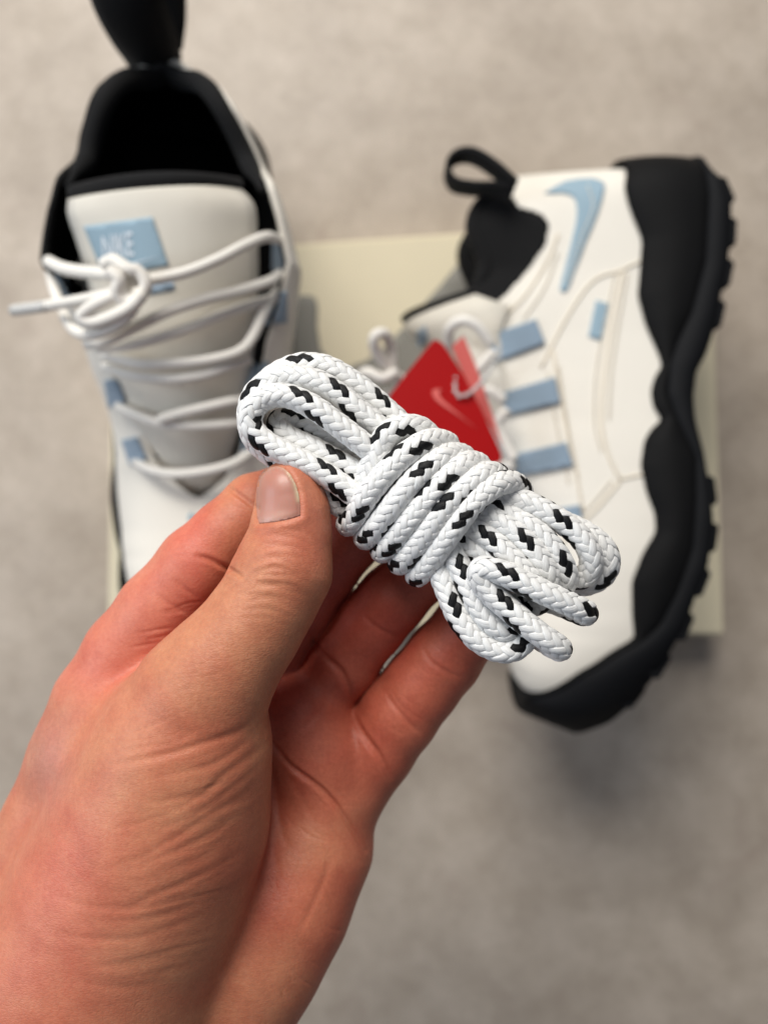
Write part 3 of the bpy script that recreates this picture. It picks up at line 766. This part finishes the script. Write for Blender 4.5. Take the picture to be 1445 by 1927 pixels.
# thenar folds (fan out from the thumb crotch)
def fold(c8, dp, wd):
    c8 = [(x + RNG.uniform(-9, 9), y + RNG.uniform(-7, 7)) for x, y in c8]
    crease([(x / 1.9, 1200 + y / 1.9) for x, y in c8], dp * 0.48, wd, .17, .232)
fold([(935, 255), (890, 300), (840, 340), (720, 380), (600, 412), (480, 440), (390, 452)], .85, 7)
fold([(905, 345), (875, 380), (835, 412), (760, 450), (650, 480), (540, 500)], .65, 7)
fold([(960, 375), (880, 440), (800, 500), (720, 560), (620, 580), (540, 590)], .75, 8)
fold([(950, 430), (870, 500), (760, 585), (680, 640), (560, 680)], .40, 7)
fold([(945, 500), (850, 570), (740, 640), (640, 705), (500, 780), (360, 838)], .60, 8)
fold([(850, 640), (760, 690), (680, 740), (540, 800), (400, 850)], .50, 8)
fold([(880, 745), (780, 820), (680, 872), (560, 925), (450, 962), (330, 968), (240, 935), (170, 900)], .55, 8)
fold([(700, 1000), (600, 1050), (480, 1080), (380, 1078), (280, 1070), (180, 1040)], .50, 8)
fold([(760, 900), (660, 960), (540, 1005), (420, 1015), (320, 1008)], .35, 8)
fold([(640, 1120), (540, 1160), (430, 1180), (330, 1170)], .35, 9)
fold([(620, 1210), (500, 1240), (380, 1240), (240, 1222)], .35, 9)
fold([(560, 300), (480, 350), (400, 375), (300, 390)], .15, 6)
fold([(700, 330), (620, 370), (520, 400), (400, 420)], .25, 6)
for i in range(30):
    y0 = 400 + i * 28 + RNG.uniform(-12, 12); x0 = 900 - max(0, y0 - 700) * 0.35 - RNG.uniform(0, 120); l = RNG.uniform(170, 420); s = RNG.uniform(.30, .55) * (1 if y0 < 900 else .55)
    fold([(x0, y0), (x0 - l * .35, y0 + l * .35 * s * 1.25), (x0 - l * .7, y0 + l * .7 * s), (x0 - l, y0 + l * s * .85)], RNG.uniform(.06, .26), RNG.uniform(3.5, 7.5))
for i in range(34):      # finer lines on the proximal thumb
    y0 = 10 + i * 9; x0 = 960 - i * 7 - RNG.uniform(0, 150); l = RNG.uniform(120, 300)
    fold([(x0, y0), (x0 - l * .5, y0 + l * .22), (x0 - l, y0 + l * .3)], RNG.uniform(.02, .07), 2.8)
# palm lines
def line(p, dp, wd): crease(p, dp * 2.0, wd * 0.8, .20, .265)
line([(508, 1392), (530, 1422), (547, 1442), (575, 1463), (605, 1486), (632, 1515), (660, 1556), (688, 1600)], .95, 6)
line([(585, 1195), (596, 1218), (612, 1236), (640, 1262), (655, 1290), (663, 1322)], .8, 7)
line([(660, 1335), (672, 1362), (688, 1388), (712, 1420), (728, 1450), (738, 1476)], .9, 7)
line([(510, 1440), (522, 1500), (530, 1560), (545, 1600)], .2, 8)
line([(520, 1420), (560, 1490), (600, 1560)], .12, 9)
line([(630, 1600), (600, 1680), (560, 1760)], .2, 9)
line([(500, 1560), (520, 1640), (500, 1720)], .12, 9)
line([(725, 1301), (738, 1322), (752, 1340), (770, 1362), (792, 1380)], .3, 6); line([(735, 1296), (750, 1322), (775, 1350)], .12, 5)
line([(795, 1216), (804, 1236), (818, 1251), (842, 1266), (872, 1278)], .3, 6)
line([(682, 1154), (694, 1168), (709, 1181), (730, 1192), (752, 1200)], .26, 6)
line([(640, 1262), (625, 1300), (600, 1340), (560, 1380)], .2, 9)
for i in range(26):
    a = RNG.uniform(515, 640); b = RNG.uniform(1420, 1860) ; l = RNG.uniform(30, 90); t = RNG.uniform(-.5, 1.2)
    line([(a, b), (a + l * .5 * math.sin(t), b + l * .5 * math.cos(t)), (a + l * math.sin(t + .2), b + l * math.cos(t + .2))], RNG.uniform(.03, .09), 4)
for i in range(14):
    u = RNG.uniform(0, 1); a = 700 + 150 * u + RNG.uniform(-35, 35); b = 1400 - 190 * u + RNG.uniform(-35, 35)
    line([(a, b), (a + 14, b + 16), (a + 32, b + 26)], RNG.uniform(.03, .08), 3.5)
# index creases
line([(372, 1046), (392, 1052), (411, 1061), (438, 1075), (455, 1085)], 1.0, 6)
line([(426, 914), (442, 926), (457, 937), (483, 957)], .9, 6)
line([(330, 1090), (350, 1110), (380, 1130)], .25, 6); line([(300, 1120), (325, 1140), (360, 1160)], .2, 6)
for i in range(12):
    a = RNG.uniform(180, 330); b = 1290 - (a - 150) * .78 + RNG.uniform(-25, 15)
    line([(a, b), (a + 30, b - 6), (a + 66, b - 8 - RNG.uniform(0, 12))], .09, 4)

def skin_material():
    m, nt, bs = new_mat('skin')
    N = nt.nodes.new; L = nt.links.new
    tc = N('ShaderNodeTexCoord'); at = N('ShaderNodeAttribute'); at.attribute_name = 'tone'
    n1 = N('ShaderNodeTexNoise'); n1.inputs['Scale'].default_value = 110; n1.inputs['Detail'].default_value = 5; n1.inputs['Roughness'].default_value = 0.62
    L(tc.outputs['Object'], n1.inputs['Vector'])
    r = N('ShaderNodeValToRGB'); L(n1.outputs[0], r.inputs[0])
    r.color_ramp.elements[0].position = 0.30; r.color_ramp.elements[0].color = (0.425, 0.375, 0.365, 1)
    r.color_ramp.elements[1].position = 0.70; r.color_ramp.elements[1].color = (0.57, 0.575, 0.56, 1)
    mx = N('ShaderNodeMix'); mx.data_type = 'RGBA'; mx.blend_type = 'OVERLAY'; mx.inputs[0].default_value = 0.75
    L(at.outputs['Color'], mx.inputs[6]); L(r.outputs[0], mx.inputs[7])
    n4 = N('ShaderNodeTexNoise'); n4.inputs['Scale'].default_value = 900; n4.inputs['Detail'].default_value = 3
    L(tc.outputs['Object'], n4.inputs['Vector'])
    r4 = N('ShaderNodeValToRGB'); L(n4.outputs[0], r4.inputs[0])
    r4.color_ramp.elements[0].position = 0.3; r4.color_ramp.elements[0].color = (0.44, 0.42, 0.42, 1)
    r4.color_ramp.elements[1].position = 0.7; r4.color_ramp.elements[1].color = (0.56, 0.56, 0.56, 1)
    mx2 = N('ShaderNodeMix'); mx2.data_type = 'RGBA'; mx2.blend_type = 'OVERLAY'; mx2.inputs[0].default_value = 0.6
    L(mx.outputs[2], mx2.inputs[6]); L(r4.outputs[0], mx2.inputs[7])
    n5 = N('ShaderNodeTexNoise'); n5.inputs['Scale'].default_value = 42; n5.inputs['Detail'].default_value = 4; n5.inputs['Distortion'].default_value = 0.6
    L(tc.outputs['Object'], n5.inputs['Vector'])
    r5 = N('ShaderNodeValToRGB'); L(n5.outputs[0], r5.inputs[0])
    r5.color_ramp.elements[0].position = 0.36; r5.color_ramp.elements[0].color = (0.50, 0.40, 0.39, 1)
    r5.color_ramp.elements[1].position = 0.64; r5.color_ramp.elements[1].color = (0.52, 0.545, 0.52, 1)
    mx3 = N('ShaderNodeMix'); mx3.data_type = 'RGBA'; mx3.blend_type = 'OVERLAY'; mx3.inputs[0].default_value = 0.8
    L(mx2.outputs[2], mx3.inputs[6]); L(r5.outputs[0], mx3.inputs[7])
    L(mx3.outputs[2], bs.inputs['Base Color'])
    bs.inputs['Subsurface Weight'].default_value = 0.28
    bs.inputs['Subsurface Radius'].default_value = (1.0, 0.36, 0.2)
    bs.inputs['Subsurface Scale'].default_value = 0.0022
    bs.inputs['Roughness'].default_value = 0.46
    bs.inputs['Specular IOR Level'].default_value = 0.38
    # fine skin relief: cells plus stretched lines
    vo = N('ShaderNodeTexVoronoi'); vo.feature = 'DISTANCE_TO_EDGE'; vo.inputs['Scale'].default_value = 1100
    mp = N('ShaderNodeMapping'); mp.inputs['Rotation'].default_value = (0, 0, math.radians(28)); mp.inputs['Scale'].default_value = (0.62, 1.5, 1)
    nw = N('ShaderNodeTexNoise'); nw.inputs['Scale'].default_value = 400
    L(tc.outputs['Object'], nw.inputs['Vector'])
    va = N('ShaderNodeVectorMath'); va.operation = 'MULTIPLY_ADD'; va.inputs[1].default_value = (0.0012,) * 3
    L(nw.outputs['Color'], va.inputs[0]); L(tc.outputs['Object'], va.inputs[2])
    L(va.outputs[0], mp.inputs['Vector']); L(mp.outputs[0], vo.inputs['Vector'])
    rv = N('ShaderNodeValToRGB'); L(vo.outputs[0], rv.inputs[0])
    rv.color_ramp.elements[0].position = 0.0; rv.color_ramp.elements[1].position = 0.18
    n2 = N('ShaderNodeTexNoise'); n2.inputs['Scale'].default_value = 420; n2.inputs['Detail'].default_value = 4
    mp2 = N('ShaderNodeMapping'); mp2.inputs['Rotation'].default_value = (0, 0, math.radians(-28)); mp2.inputs['Scale'].default_value = (0.28, 1.6, 1)
    L(tc.outputs['Object'], mp2.inputs['Vector']); L(mp2.outputs[0], n2.inputs['Vector'])
    b1 = N('ShaderNodeBump'); b1.inputs['Strength'].default_value = 0.30; b1.inputs['Distance'].default_value = 0.00014
    L(rv.outputs[0], b1.inputs['Height'])
    b2 = N('ShaderNodeBump'); b2.inputs['Strength'].default_value = 0.16; b2.inputs['Distance'].default_value = 0.00045
    L(n2.outputs[0], b2.inputs['Height']); L(b1.outputs[0], b2.inputs['Normal']); L(b2.outputs[0], bs.inputs['Normal'])
    return m

def build_hand():
    Fd, lo = hand_field(); V, Q = surface_nets(Fd, lo, HS); del Fd
    V = laplace(V, Q, 5); N = vnormals(V, Q)
    px, py, d = toPX(V); view = V - np.array([0, 0, H]); view /= np.linalg.norm(view, axis=1)[:, None]
    ok = (-(N * view).sum(1) > -0.05) & (px > -60) & (px < 1000) & (py < 1990)
    V, Q = split_quads(V, Q, ok[Q].all(1)); N = vnormals(V, Q)
    px, py, d = toPX(V)
    view = V - np.array([0, 0, H]); view /= np.linalg.norm(view, axis=1)[:, None]
    face = -(N * view).sum(1)
    disp = np.zeros(len(V))
    vis = np.clip((face - 0.02) / 0.25, 0, 1)
    for pts, dep, wid, dlo, dhi in CRE:
        C = catmull(np.c_[pts, np.zeros(len(pts))], 5)[:, :2]
        m = (px > C[:, 0].min() - 40) & (px < C[:, 0].max() + 40) & (py > C[:, 1].min() - 40) & (py < C[:, 1].max() + 40) & (d > dlo) & (d < dhi) & (face > 0)
        if not m.any(): continue
        dd, t = poly_dist(px[m], py[m], C)
        env = np.sin(np.pi * np.clip(t, 0.02, 0.98)) ** 0.6
        wd = max(wid, 2.4)
        g = -dep * np.exp(-(dd / wd) ** 2) + (0.30 if dhi < .25 else 0.10) * dep * np.exp(-((dd - 2.1 * wd) / (1.3 * wd)) ** 2)
        disp[m] += g * env * vis[m] * 0.00062
    disp = np.where(disp < 0, -0.0009 * np.tanh(-disp / 0.0009), disp)
    # nail bed: sunk outline on the thumb tip
    en = np.array(NAIL + [NAIL[0]], float)
    m = (px > 440) & (px < 610) & (py > 840) & (py < 1030) & (face > 0) & (d < .222)
    dd, t = poly_dist(px[m], py[m], en); ins = pts_in_poly(px[m], py[m], np.array(NAIL))
    disp[m] += (-0.00030 * np.exp(-(dd / 4.5) ** 2) + np.where(ins, -0.0001, 0.0003 * np.exp(-((dd - 11) / 9) ** 2))) * vis[m]
    V = V + N * disp[:, None]
    # tone of the skin itself: tanned back of the thumb, redder palm and finger pads
    tan = np.array(srgb(190, 125, 96)[:3]); red = np.array(srgb(190, 106, 84)[:3]); pad = np.array(srgb(178, 86, 70)[:3]); pale = np.array(srgb(206, 146, 112)[:3]); rose = np.array(srgb(202, 120, 100)[:3])
    def blob(x, y, rx, ry, rot=0.0):
        c, s = math.cos(rot), math.sin(rot); u = ((px - x) * c + (py - y) * s) / rx; v = (-(px - x) * s + (py - y) * c) / ry
        return np.exp(-(u * u + v * v))
    colr = np.repeat(tan[None], len(V), 0)
    def blend(c, w):
        nonlocal colr
        w = np.clip(w, 0, 1)[:, None]; colr = colr * (1 - w) + c * w
    deep = np.clip((d - .222) / .010, 0, 1) * np.clip((px - 440 - 0 * py) / 60, 0, 1)
    blend(red, deep * 0.9)
    blend(rose, np.clip((d - .214) / .008, 0, 1) * np.clip((430 - px) / 60, 0, 1) * np.clip((1330 - py) / 60, 0, 1))
    blend(pad, blob(560, 1320, 95, 130) * 0.8 * deep); blend(pad, blob(700, 1130, 200, 150) * 0.7 * deep)
    blend(pad, blob(500, 1680, 60, 140) * 0.55)
    blend(pale, blob(600, 1600, 70, 110, 0.3) * 0.5); blend(pale, blob(330, 1480, 150, 60, -0.5) * 0.35); blend(pale, blob(300, 1560, 190, 60, -0.5) * 0.3)
    blend(rose, blob(100, 1700, 140, 260) * 0.7); blend(rose, blob(570, 960, 40, 90) * 0.5); blend(rose, blob(180, 1330, 90, 60) * 0.4)
    blend(pale, blob(505, 1030, 40, 25) * 0.3)
    blend(np.array(srgb(176, 140, 136)[:3]), blob(90, 1430, 45, 90) * 0.4)
    o = mesh_obj('hand', V, Q, skin_material())
    at = o.data.color_attributes.new('tone', 'FLOAT_COLOR', 'POINT')
    at.data.foreach_set('color', np.c_[colr, np.ones(len(V))].astype(np.float32).ravel())
    o['label'] = 'bare left hand, palm up, pinching the coiled rope lace between thumb and fingers'; o['category'] = 'hand'
    return o, V, Q

hand, HV, HQ = build_hand()
HB = BVHTree.FromPolygons([Vector(v) for v in HV[:, :]], [tuple(map(int, q)) for q in HQ[(toPX(HV[HQ[:, 0]])[1] < 1060)]])

def nail_material():
    m, nt, bs = new_mat('nail')
    N = nt.nodes.new; L = nt.links.new
    at = N('ShaderNodeAttribute'); at.attribute_name = 'tone'; L(at.outputs['Color'], bs.inputs['Base Color'])
    tc = N('ShaderNodeTexCoord'); n = N('ShaderNodeTexNoise'); n.inputs['Scale'].default_value = 500
    mp = N('ShaderNodeMapping'); mp.inputs['Scale'].default_value = (2.2, 0.15, 1); L(tc.outputs['Object'], mp.inputs['Vector']); L(mp.outputs[0], n.inputs['Vector'])
    b = N('ShaderNodeBump'); b.inputs['Strength'].default_value = 0.2; b.inputs['Distance'].default_value = 0.0002; L(n.outputs[0], b.inputs['Height']); L(b.outputs[0], bs.inputs['Normal'])
    bs.inputs['Roughness'].default_value = 0.38; bs.inputs['Subsurface Weight'].default_value = 0.2; bs.inputs['Subsurface Scale'].default_value = 0.0015
    bs.inputs['Coat Weight'].default_value = 0.06; bs.inputs['Coat Roughness'].default_value = 0.25
    return m
nail = patch('thumbnail', NAIL, HB, nail_material(), hand, 3.0, 0.00013, 0.00025, fn=lambda x, y: 0.0004 * max(0, (960 - y) / 90))
nV = np.array([v.co[:] for v in nail.data.vertices]); nx_, ny_, _ = toPX(nV)
dd, t = poly_dist(nx_, ny_, np.array([(497, 878), (521, 869), (540, 878), (556, 905), (564, 940)], float))
tipw = np.exp(-(dd / 6.0) ** 2)[:, None]; lun = np.exp(-(((nx_ - 522) / 34) ** 2 + ((ny_ - 985) / 22) ** 2))[:, None]
c0 = np.array(srgb(182, 124, 108)[:3]); c1 = np.array(srgb(216, 192, 160)[:3]); c2 = np.array(srgb(208, 162, 146)[:3])
cc = c0 * (1 - lun * 0.8) + c2 * lun * 0.8; cc = cc * (1 - tipw) + c1 * tipw
at = nail.data.color_attributes.new('tone', 'FLOAT_COLOR', 'POINT'); at.data.foreach_set('color', np.c_[cc, np.ones(len(cc))].astype(np.float32).ravel())
# ------------------------------------------------------------------ the coiled rope lace (16 braided yarns, real over-and-under)
def yarn_material(name, c, rough, spec, trans):
    m, nt, bs = new_mat(name)
    N = nt.nodes.new; L = nt.links.new
    uv = N('ShaderNodeUVMap'); uv.uv_map = 'UVMap'
    mp = N('ShaderNodeMapping'); mp.inputs['Scale'].default_value = (0.35, 16, 1); L(uv.outputs[0], mp.inputs['Vector'])
    n = N('ShaderNodeTexNoise'); n.inputs['Scale'].default_value = 1.0; n.inputs['Detail'].default_value = 3; L(mp.outputs[0], n.inputs['Vector'])
    tc = N('ShaderNodeTexCoord'); n2 = N('ShaderNodeTexNoise'); n2.inputs['Scale'].default_value = 300; n2.inputs['Detail'].default_value = 3; L(tc.outputs['Object'], n2.inputs['Vector'])
    ad = N('ShaderNodeMath'); ad.operation = 'ADD'; L(n.outputs[0], ad.inputs[0]); L(n2.outputs[0], ad.inputs[1])
    r = N('ShaderNodeValToRGB'); L(ad.outputs[0], r.inputs[0])
    r.color_ramp.elements[0].position = 0.7; r.color_ramp.elements[0].color = tuple(v * 0.80 for v in c[:3]) + (1,)
    r.color_ramp.elements[1].position = 1.2 if False else 1.0; r.color_ramp.elements[1].color = c
    L(r.outputs[0], bs.inputs['Base Color'])
    b = N('ShaderNodeBump'); b.inputs['Strength'].default_value = 0.8; b.inputs['Distance'].default_value = 0.00022; L(n.outputs[0], b.inputs['Height']); L(b.outputs[0], bs.inputs['Normal'])
    bs.inputs['Roughness'].default_value = rough; bs.inputs['Specular IOR Level'].default_value = spec
    bs.inputs['Subsurface Weight'].default_value = trans; bs.inputs['Subsurface Scale'].default_value = 0.001; bs.inputs['Subsurface Radius'].default_value = (1, 1, 1)
    return m
M_yw = yarn_material('white_yarn', srgb(243, 243, 241), 0.42, 0.5, 0.2)
M_yb = yarn_material('black_yarn', srgb(9, 9, 11), 0.45, 0.28, 0.0)
M_core = fabric('rope_core', srgb(205, 205, 200), 0.9, 0.2, 1500, 0.05)

RR = 0.00330; NB = 8; PITCH = 0.0235
def braid(name, nodes, parent, phase, rr=RR, PITCH=PITCH):
    P = np.array([W(x, y, d) for x, y, d in nodes])
    C = catmull(P, 14); C, s = resample(C, 0.0009); C = smooth_path(C, 6); C, s = resample(C, 0.00042)
    T, U, Vv = frames(C)
    M = len(C); A = 0.00016; wy = 0.00110; th = 0.00027; R0 = rr - th - A * 0.9
    a = np.linspace(0, 2 * np.pi, 8, endpoint=False)
    VV = []; FF = []; UV = []; FM = []; off = 0
    ii = np.arange(M - 1)[:, None]; kk = np.arange(8)[None, :]
    quad = np.stack([ii * 8 + kk, ii * 8 + (kk + 1) % 8, (ii + 1) * 8 + (kk + 1) % 8, (ii + 1) * 8 + kk], -1).reshape(-1, 4)
    t = s + phase * PITCH
    for sg in (1, -1):
        for i in range(NB):
            th_ = sg * 2 * np.pi * t / PITCH + 2 * np.pi * i / NB
            q = 2 * i + sg * 2 * NB * t / PITCH
            w_ = np.cos(2 * np.pi * (q - 0.5) / 4); w_ = np.tanh(1.6 * w_) / np.tanh(1.6)
            jit = np.interp(s, np.linspace(0, s[-1], max(4, int(s[-1] / 0.003))), RNG.normal(0, 1, max(4, int(s[-1] / 0.003))))
            rad = R0 + sg * A * w_ + jit * 0.000035
            Nr = np.cos(th_)[:, None] * U + np.sin(th_)[:, None] * Vv
            Pc = C + rad[:, None] * Nr
            Tc = np.gradient(Pc, axis=0); Tc /= np.linalg.norm(Tc, axis=1)[:, None]
            Bc = np.cross(Tc, Nr); Bc /= np.linalg.norm(Bc, axis=1)[:, None]
            ov = 0.5 + 0.5 * sg * w_; wd = wy * (0.86 + 0.16 * ov) * (1 + 0.06 * np.roll(jit, 9))
            cs, sn = np.cos(a), np.sin(a)
            # slightly curved ribbon section that follows the rope's roundness
            drop = 0.00013 * cs ** 2
            vv = Pc[:, None] + wd[:, None, None] * cs[None, :, None] * Bc[:, None] + (th * sn - drop)[None, :, None] * Nr[:, None]
            VV.append(vv.reshape(-1, 3)); FF.append(quad + off); off += M * 8
            u = np.repeat(s[:, None] * 1000, 8, 1) + i * 37.7 + (0 if sg > 0 else 500); v = np.repeat((cs * 0.5 + 0.5)[None], M, 0)
            UV.append(np.stack([u, v], -1).reshape(-1, 2))
            FM.append(np.full(len(quad), 1 if (sg > 0 and i in (0, 1)) else 0))
    cv, cf = tube_mesh(C[::4], R0 - 0.00028, 8)
    nq = sum(len(f) for f in FF); cq = np.array([f for f in cf if len(f) == 4]) + off
    VV.append(cv); FF.append(cq); UV.append(np.zeros((len(cv), 2))); FM.append(np.full(len(cq), 2))
    V = np.vstack(VV); F = np.vstack(FF); UVv = np.vstack(UV)
    o = mesh_obj(name, V, F, [M_yw, M_yb, M_core], parent, True, np.concatenate(FM))
    l = o.data.uv_layers.new(name='UVMap'); l.data.foreach_set('uv', UVv[F.ravel()].astype(np.float32).ravel())
    return o

rope = thing('rope_shoelace', tuple(W(800, 950, .225)), 'coiled white braided rope shoelace with black flecks held between thumb and fingers', 'shoelace')
# wrap: six turns round the bundle, one continuous rope
def wrap_nodes():
    turns = [  # (front arc pixels, bottom lobe first)
        [(676, 950), (686, 905), (706, 862), (722, 824), (750, 803), (785, 803), (806, 818)],
        [(661, 984), (690, 935), (726, 890), (766, 852), (806, 830), (836, 832)],
        [(694, 1010), (729, 966), (764, 920), (800, 884), (836, 858), (866, 856)],
        [(725, 1034), (764, 988), (802, 940), (836, 902), (872, 874), (896, 872)],
        [(758, 1057), (796, 1010), (832, 960), (868, 922), (908, 892), (932, 892)],
        [(791, 1079), (830, 1026), (866, 976), (902, 934), (942, 908), (972, 912)]]
    out = []; n = len(turns)
    for i, tr in enumerate(turns):
        m = len(tr)
        for k, (x, y) in enumerate(tr):
            f = k / (m - 1)
            dd = .2145 - 0.0085 * math.sin(math.pi * min(max(f, 0.0), 1)) ** 0.7
            if i == 0: dd += 0.0035
            out.append((x, y, dd))
        if i < n - 1:
            a = tr[-1]; b = turns[i + 1][0]
            for f in (0.08, 0.3, 0.5, 0.7, 0.92):
                ex = 0.06 if f in (0.08, 0.92) else 0
                x = a[0] + (b[0] - a[0]) * f; y = a[1] + (b[1] - a[1]) * f
                if f == 0.08: x, y = a[0] + 6, a[1] + 12
                if f == 0.92: x, y = b[0] - 6, b[1] - 2
                out.append((x, y, .2145 + 0.0125 * math.sin(math.pi * f) ** 0.6))
    a = turns[-1][-1]
    out += [(982, 935, .2190), (955, 965, .2240), (900, 1000, .2250)]
    return out
braid('wrap_coil', wrap_nodes(), rope, 0.52, RR, 0.0222)
ST = [
 # left loops
 [(790, 905, .2140), (745, 880, .2120), (697, 846, .2105), (642, 804, .2095), (590, 766, .2090), (540, 744, .2090), (500, 748, .2092), (474, 772, .2096), (471, 800, .2100), (487, 823, .2102), (515, 842, .2104), (548, 859, .2106), (592, 881, .2110), (636, 908, .2115), (668, 932, .2120), (730, 970, .2140)],
 [(800, 862, .2160), (755, 832, .2150), (712, 803, .2140), (669, 768, .2130), (628, 735, .2125), (586, 714, .2122), (540, 709, .2122), (497, 724, .2126), (474, 750, .2140), (468, 790, .2160), (480, 830, .2172), (520, 862, .2176), (560, 890, .2176), (605, 926, .2176), (650, 958, .2180), (710, 990, .2180)],
 [(820, 850, .2200), (775, 815, .2190), (732, 776, .2180), (690, 738, .2172), (648, 708, .2165), (606, 688, .2160), (565, 686, .2160), (528, 700, .2165), (498, 722, .2185), (486, 756, .2215), (496, 796, .2230), (530, 836, .2235), (580, 880, .2235), (640, 930, .2230), (700, 965, .2230)],
 [(760, 912, .2220), (695, 868, .2205), (650, 842, .2195), (605, 814, .2190), (562, 790, .2188), (532, 786, .2180), (522, 803, .2160), (545, 824, .2150), (586, 842, .2145), (636, 869, .2140), (684, 896, .2138), (740, 930, .2150)],
 # right loops
 [(880, 900, .2150), (943, 932, .2135), (990, 945, .2125), (1038, 970, .2120), (1082, 1001, .2120), (1108, 1034, .2125), (1112, 1066, .2145), (1096, 1088, .2175), (1050, 1080, .2205), (990, 1040, .2215), (920, 990, .2210)],
 [(930, 930, .2190), (1000, 955, .2185), (1065, 985, .2180), (1114, 1010, .2170), (1142, 1040, .2170), (1143, 1072, .2185), (1120, 1094, .2210), (1080, 1100, .2235), (1020, 1070, .2245), (950, 1020, .2240)],
 [(870, 920, .2140), (922, 948, .2130), (966, 974, .2120), (1006, 998, .2112), (1036, 1028, .2110), (1058, 1060, .2115), (1066, 1090, .2135), (1050, 1110, .2170), (1010, 1095, .2200), (960, 1050, .2210), (900, 1000, .2200)],
 [(840, 925, .2140), (890, 950, .2125), (936, 978, .2110), (978, 1008, .2100), (1008, 1042, .2098), (1028, 1072, .2105), (1036, 1098, .2130), (1018, 1115, .2165), (975, 1095, .2190), (920, 1045, .2200)],
 [(820, 960, .2140), (872, 982, .2122), (912, 1006, .2108), (946, 1034, .2098), (976, 1066, .2095), (1000, 1092, .2100), (1020, 1115, .2130), (1010, 1140, .2165), (970, 1120, .2185), (910, 1060, .2190)],
 [(1000, 1120, .2165), (1060, 1140, .2150), (1098, 1156, .2115), (1104, 1152, .2085), (1071, 1136, .2062), (1027, 1117, .2050), (983, 1096, .2046), (935, 1074, .2050), (903, 1066, .2058), (900, 1084, .2066), (918, 1112, .2070), (940, 1132, .2068), (966, 1154, .2064), (998, 1181, .2062), (1032, 1205, .2066), (1055, 1220, .2085), (1050, 1222, .2115), (1010, 1196, .2145), (960, 1140, .2165)],
 [(790, 1000, .2150), (815, 1040, .2140), (830, 1082, .2130), (845, 1122, .2122), (862, 1160, .2116), (888, 1195, .2112), (924, 1220, .2112), (958, 1226, .2114), (984, 1210, .2118), (992, 1184, .2135), (960, 1140, .2165), (900, 1070, .2185), (860, 1010, .2180)],
 [(820, 990, .2140), (846, 1030, .2122), (866, 1070, .2110), (884, 1112, .2104), (904, 1150, .2102), (928, 1178, .2104), (952, 1188, .2112), (968, 1172, .2135), (950, 1130, .2160), (910, 1070, .2175)],
 [(840, 985, .2150), (870, 1018, .2135), (905, 1042, .2125), (940, 1066, .2125), (975, 1100, .2140)],
]
for i, nd in enumerate(ST): braid('lace_loop', nd, rope, 0.37 * i + 0.1)
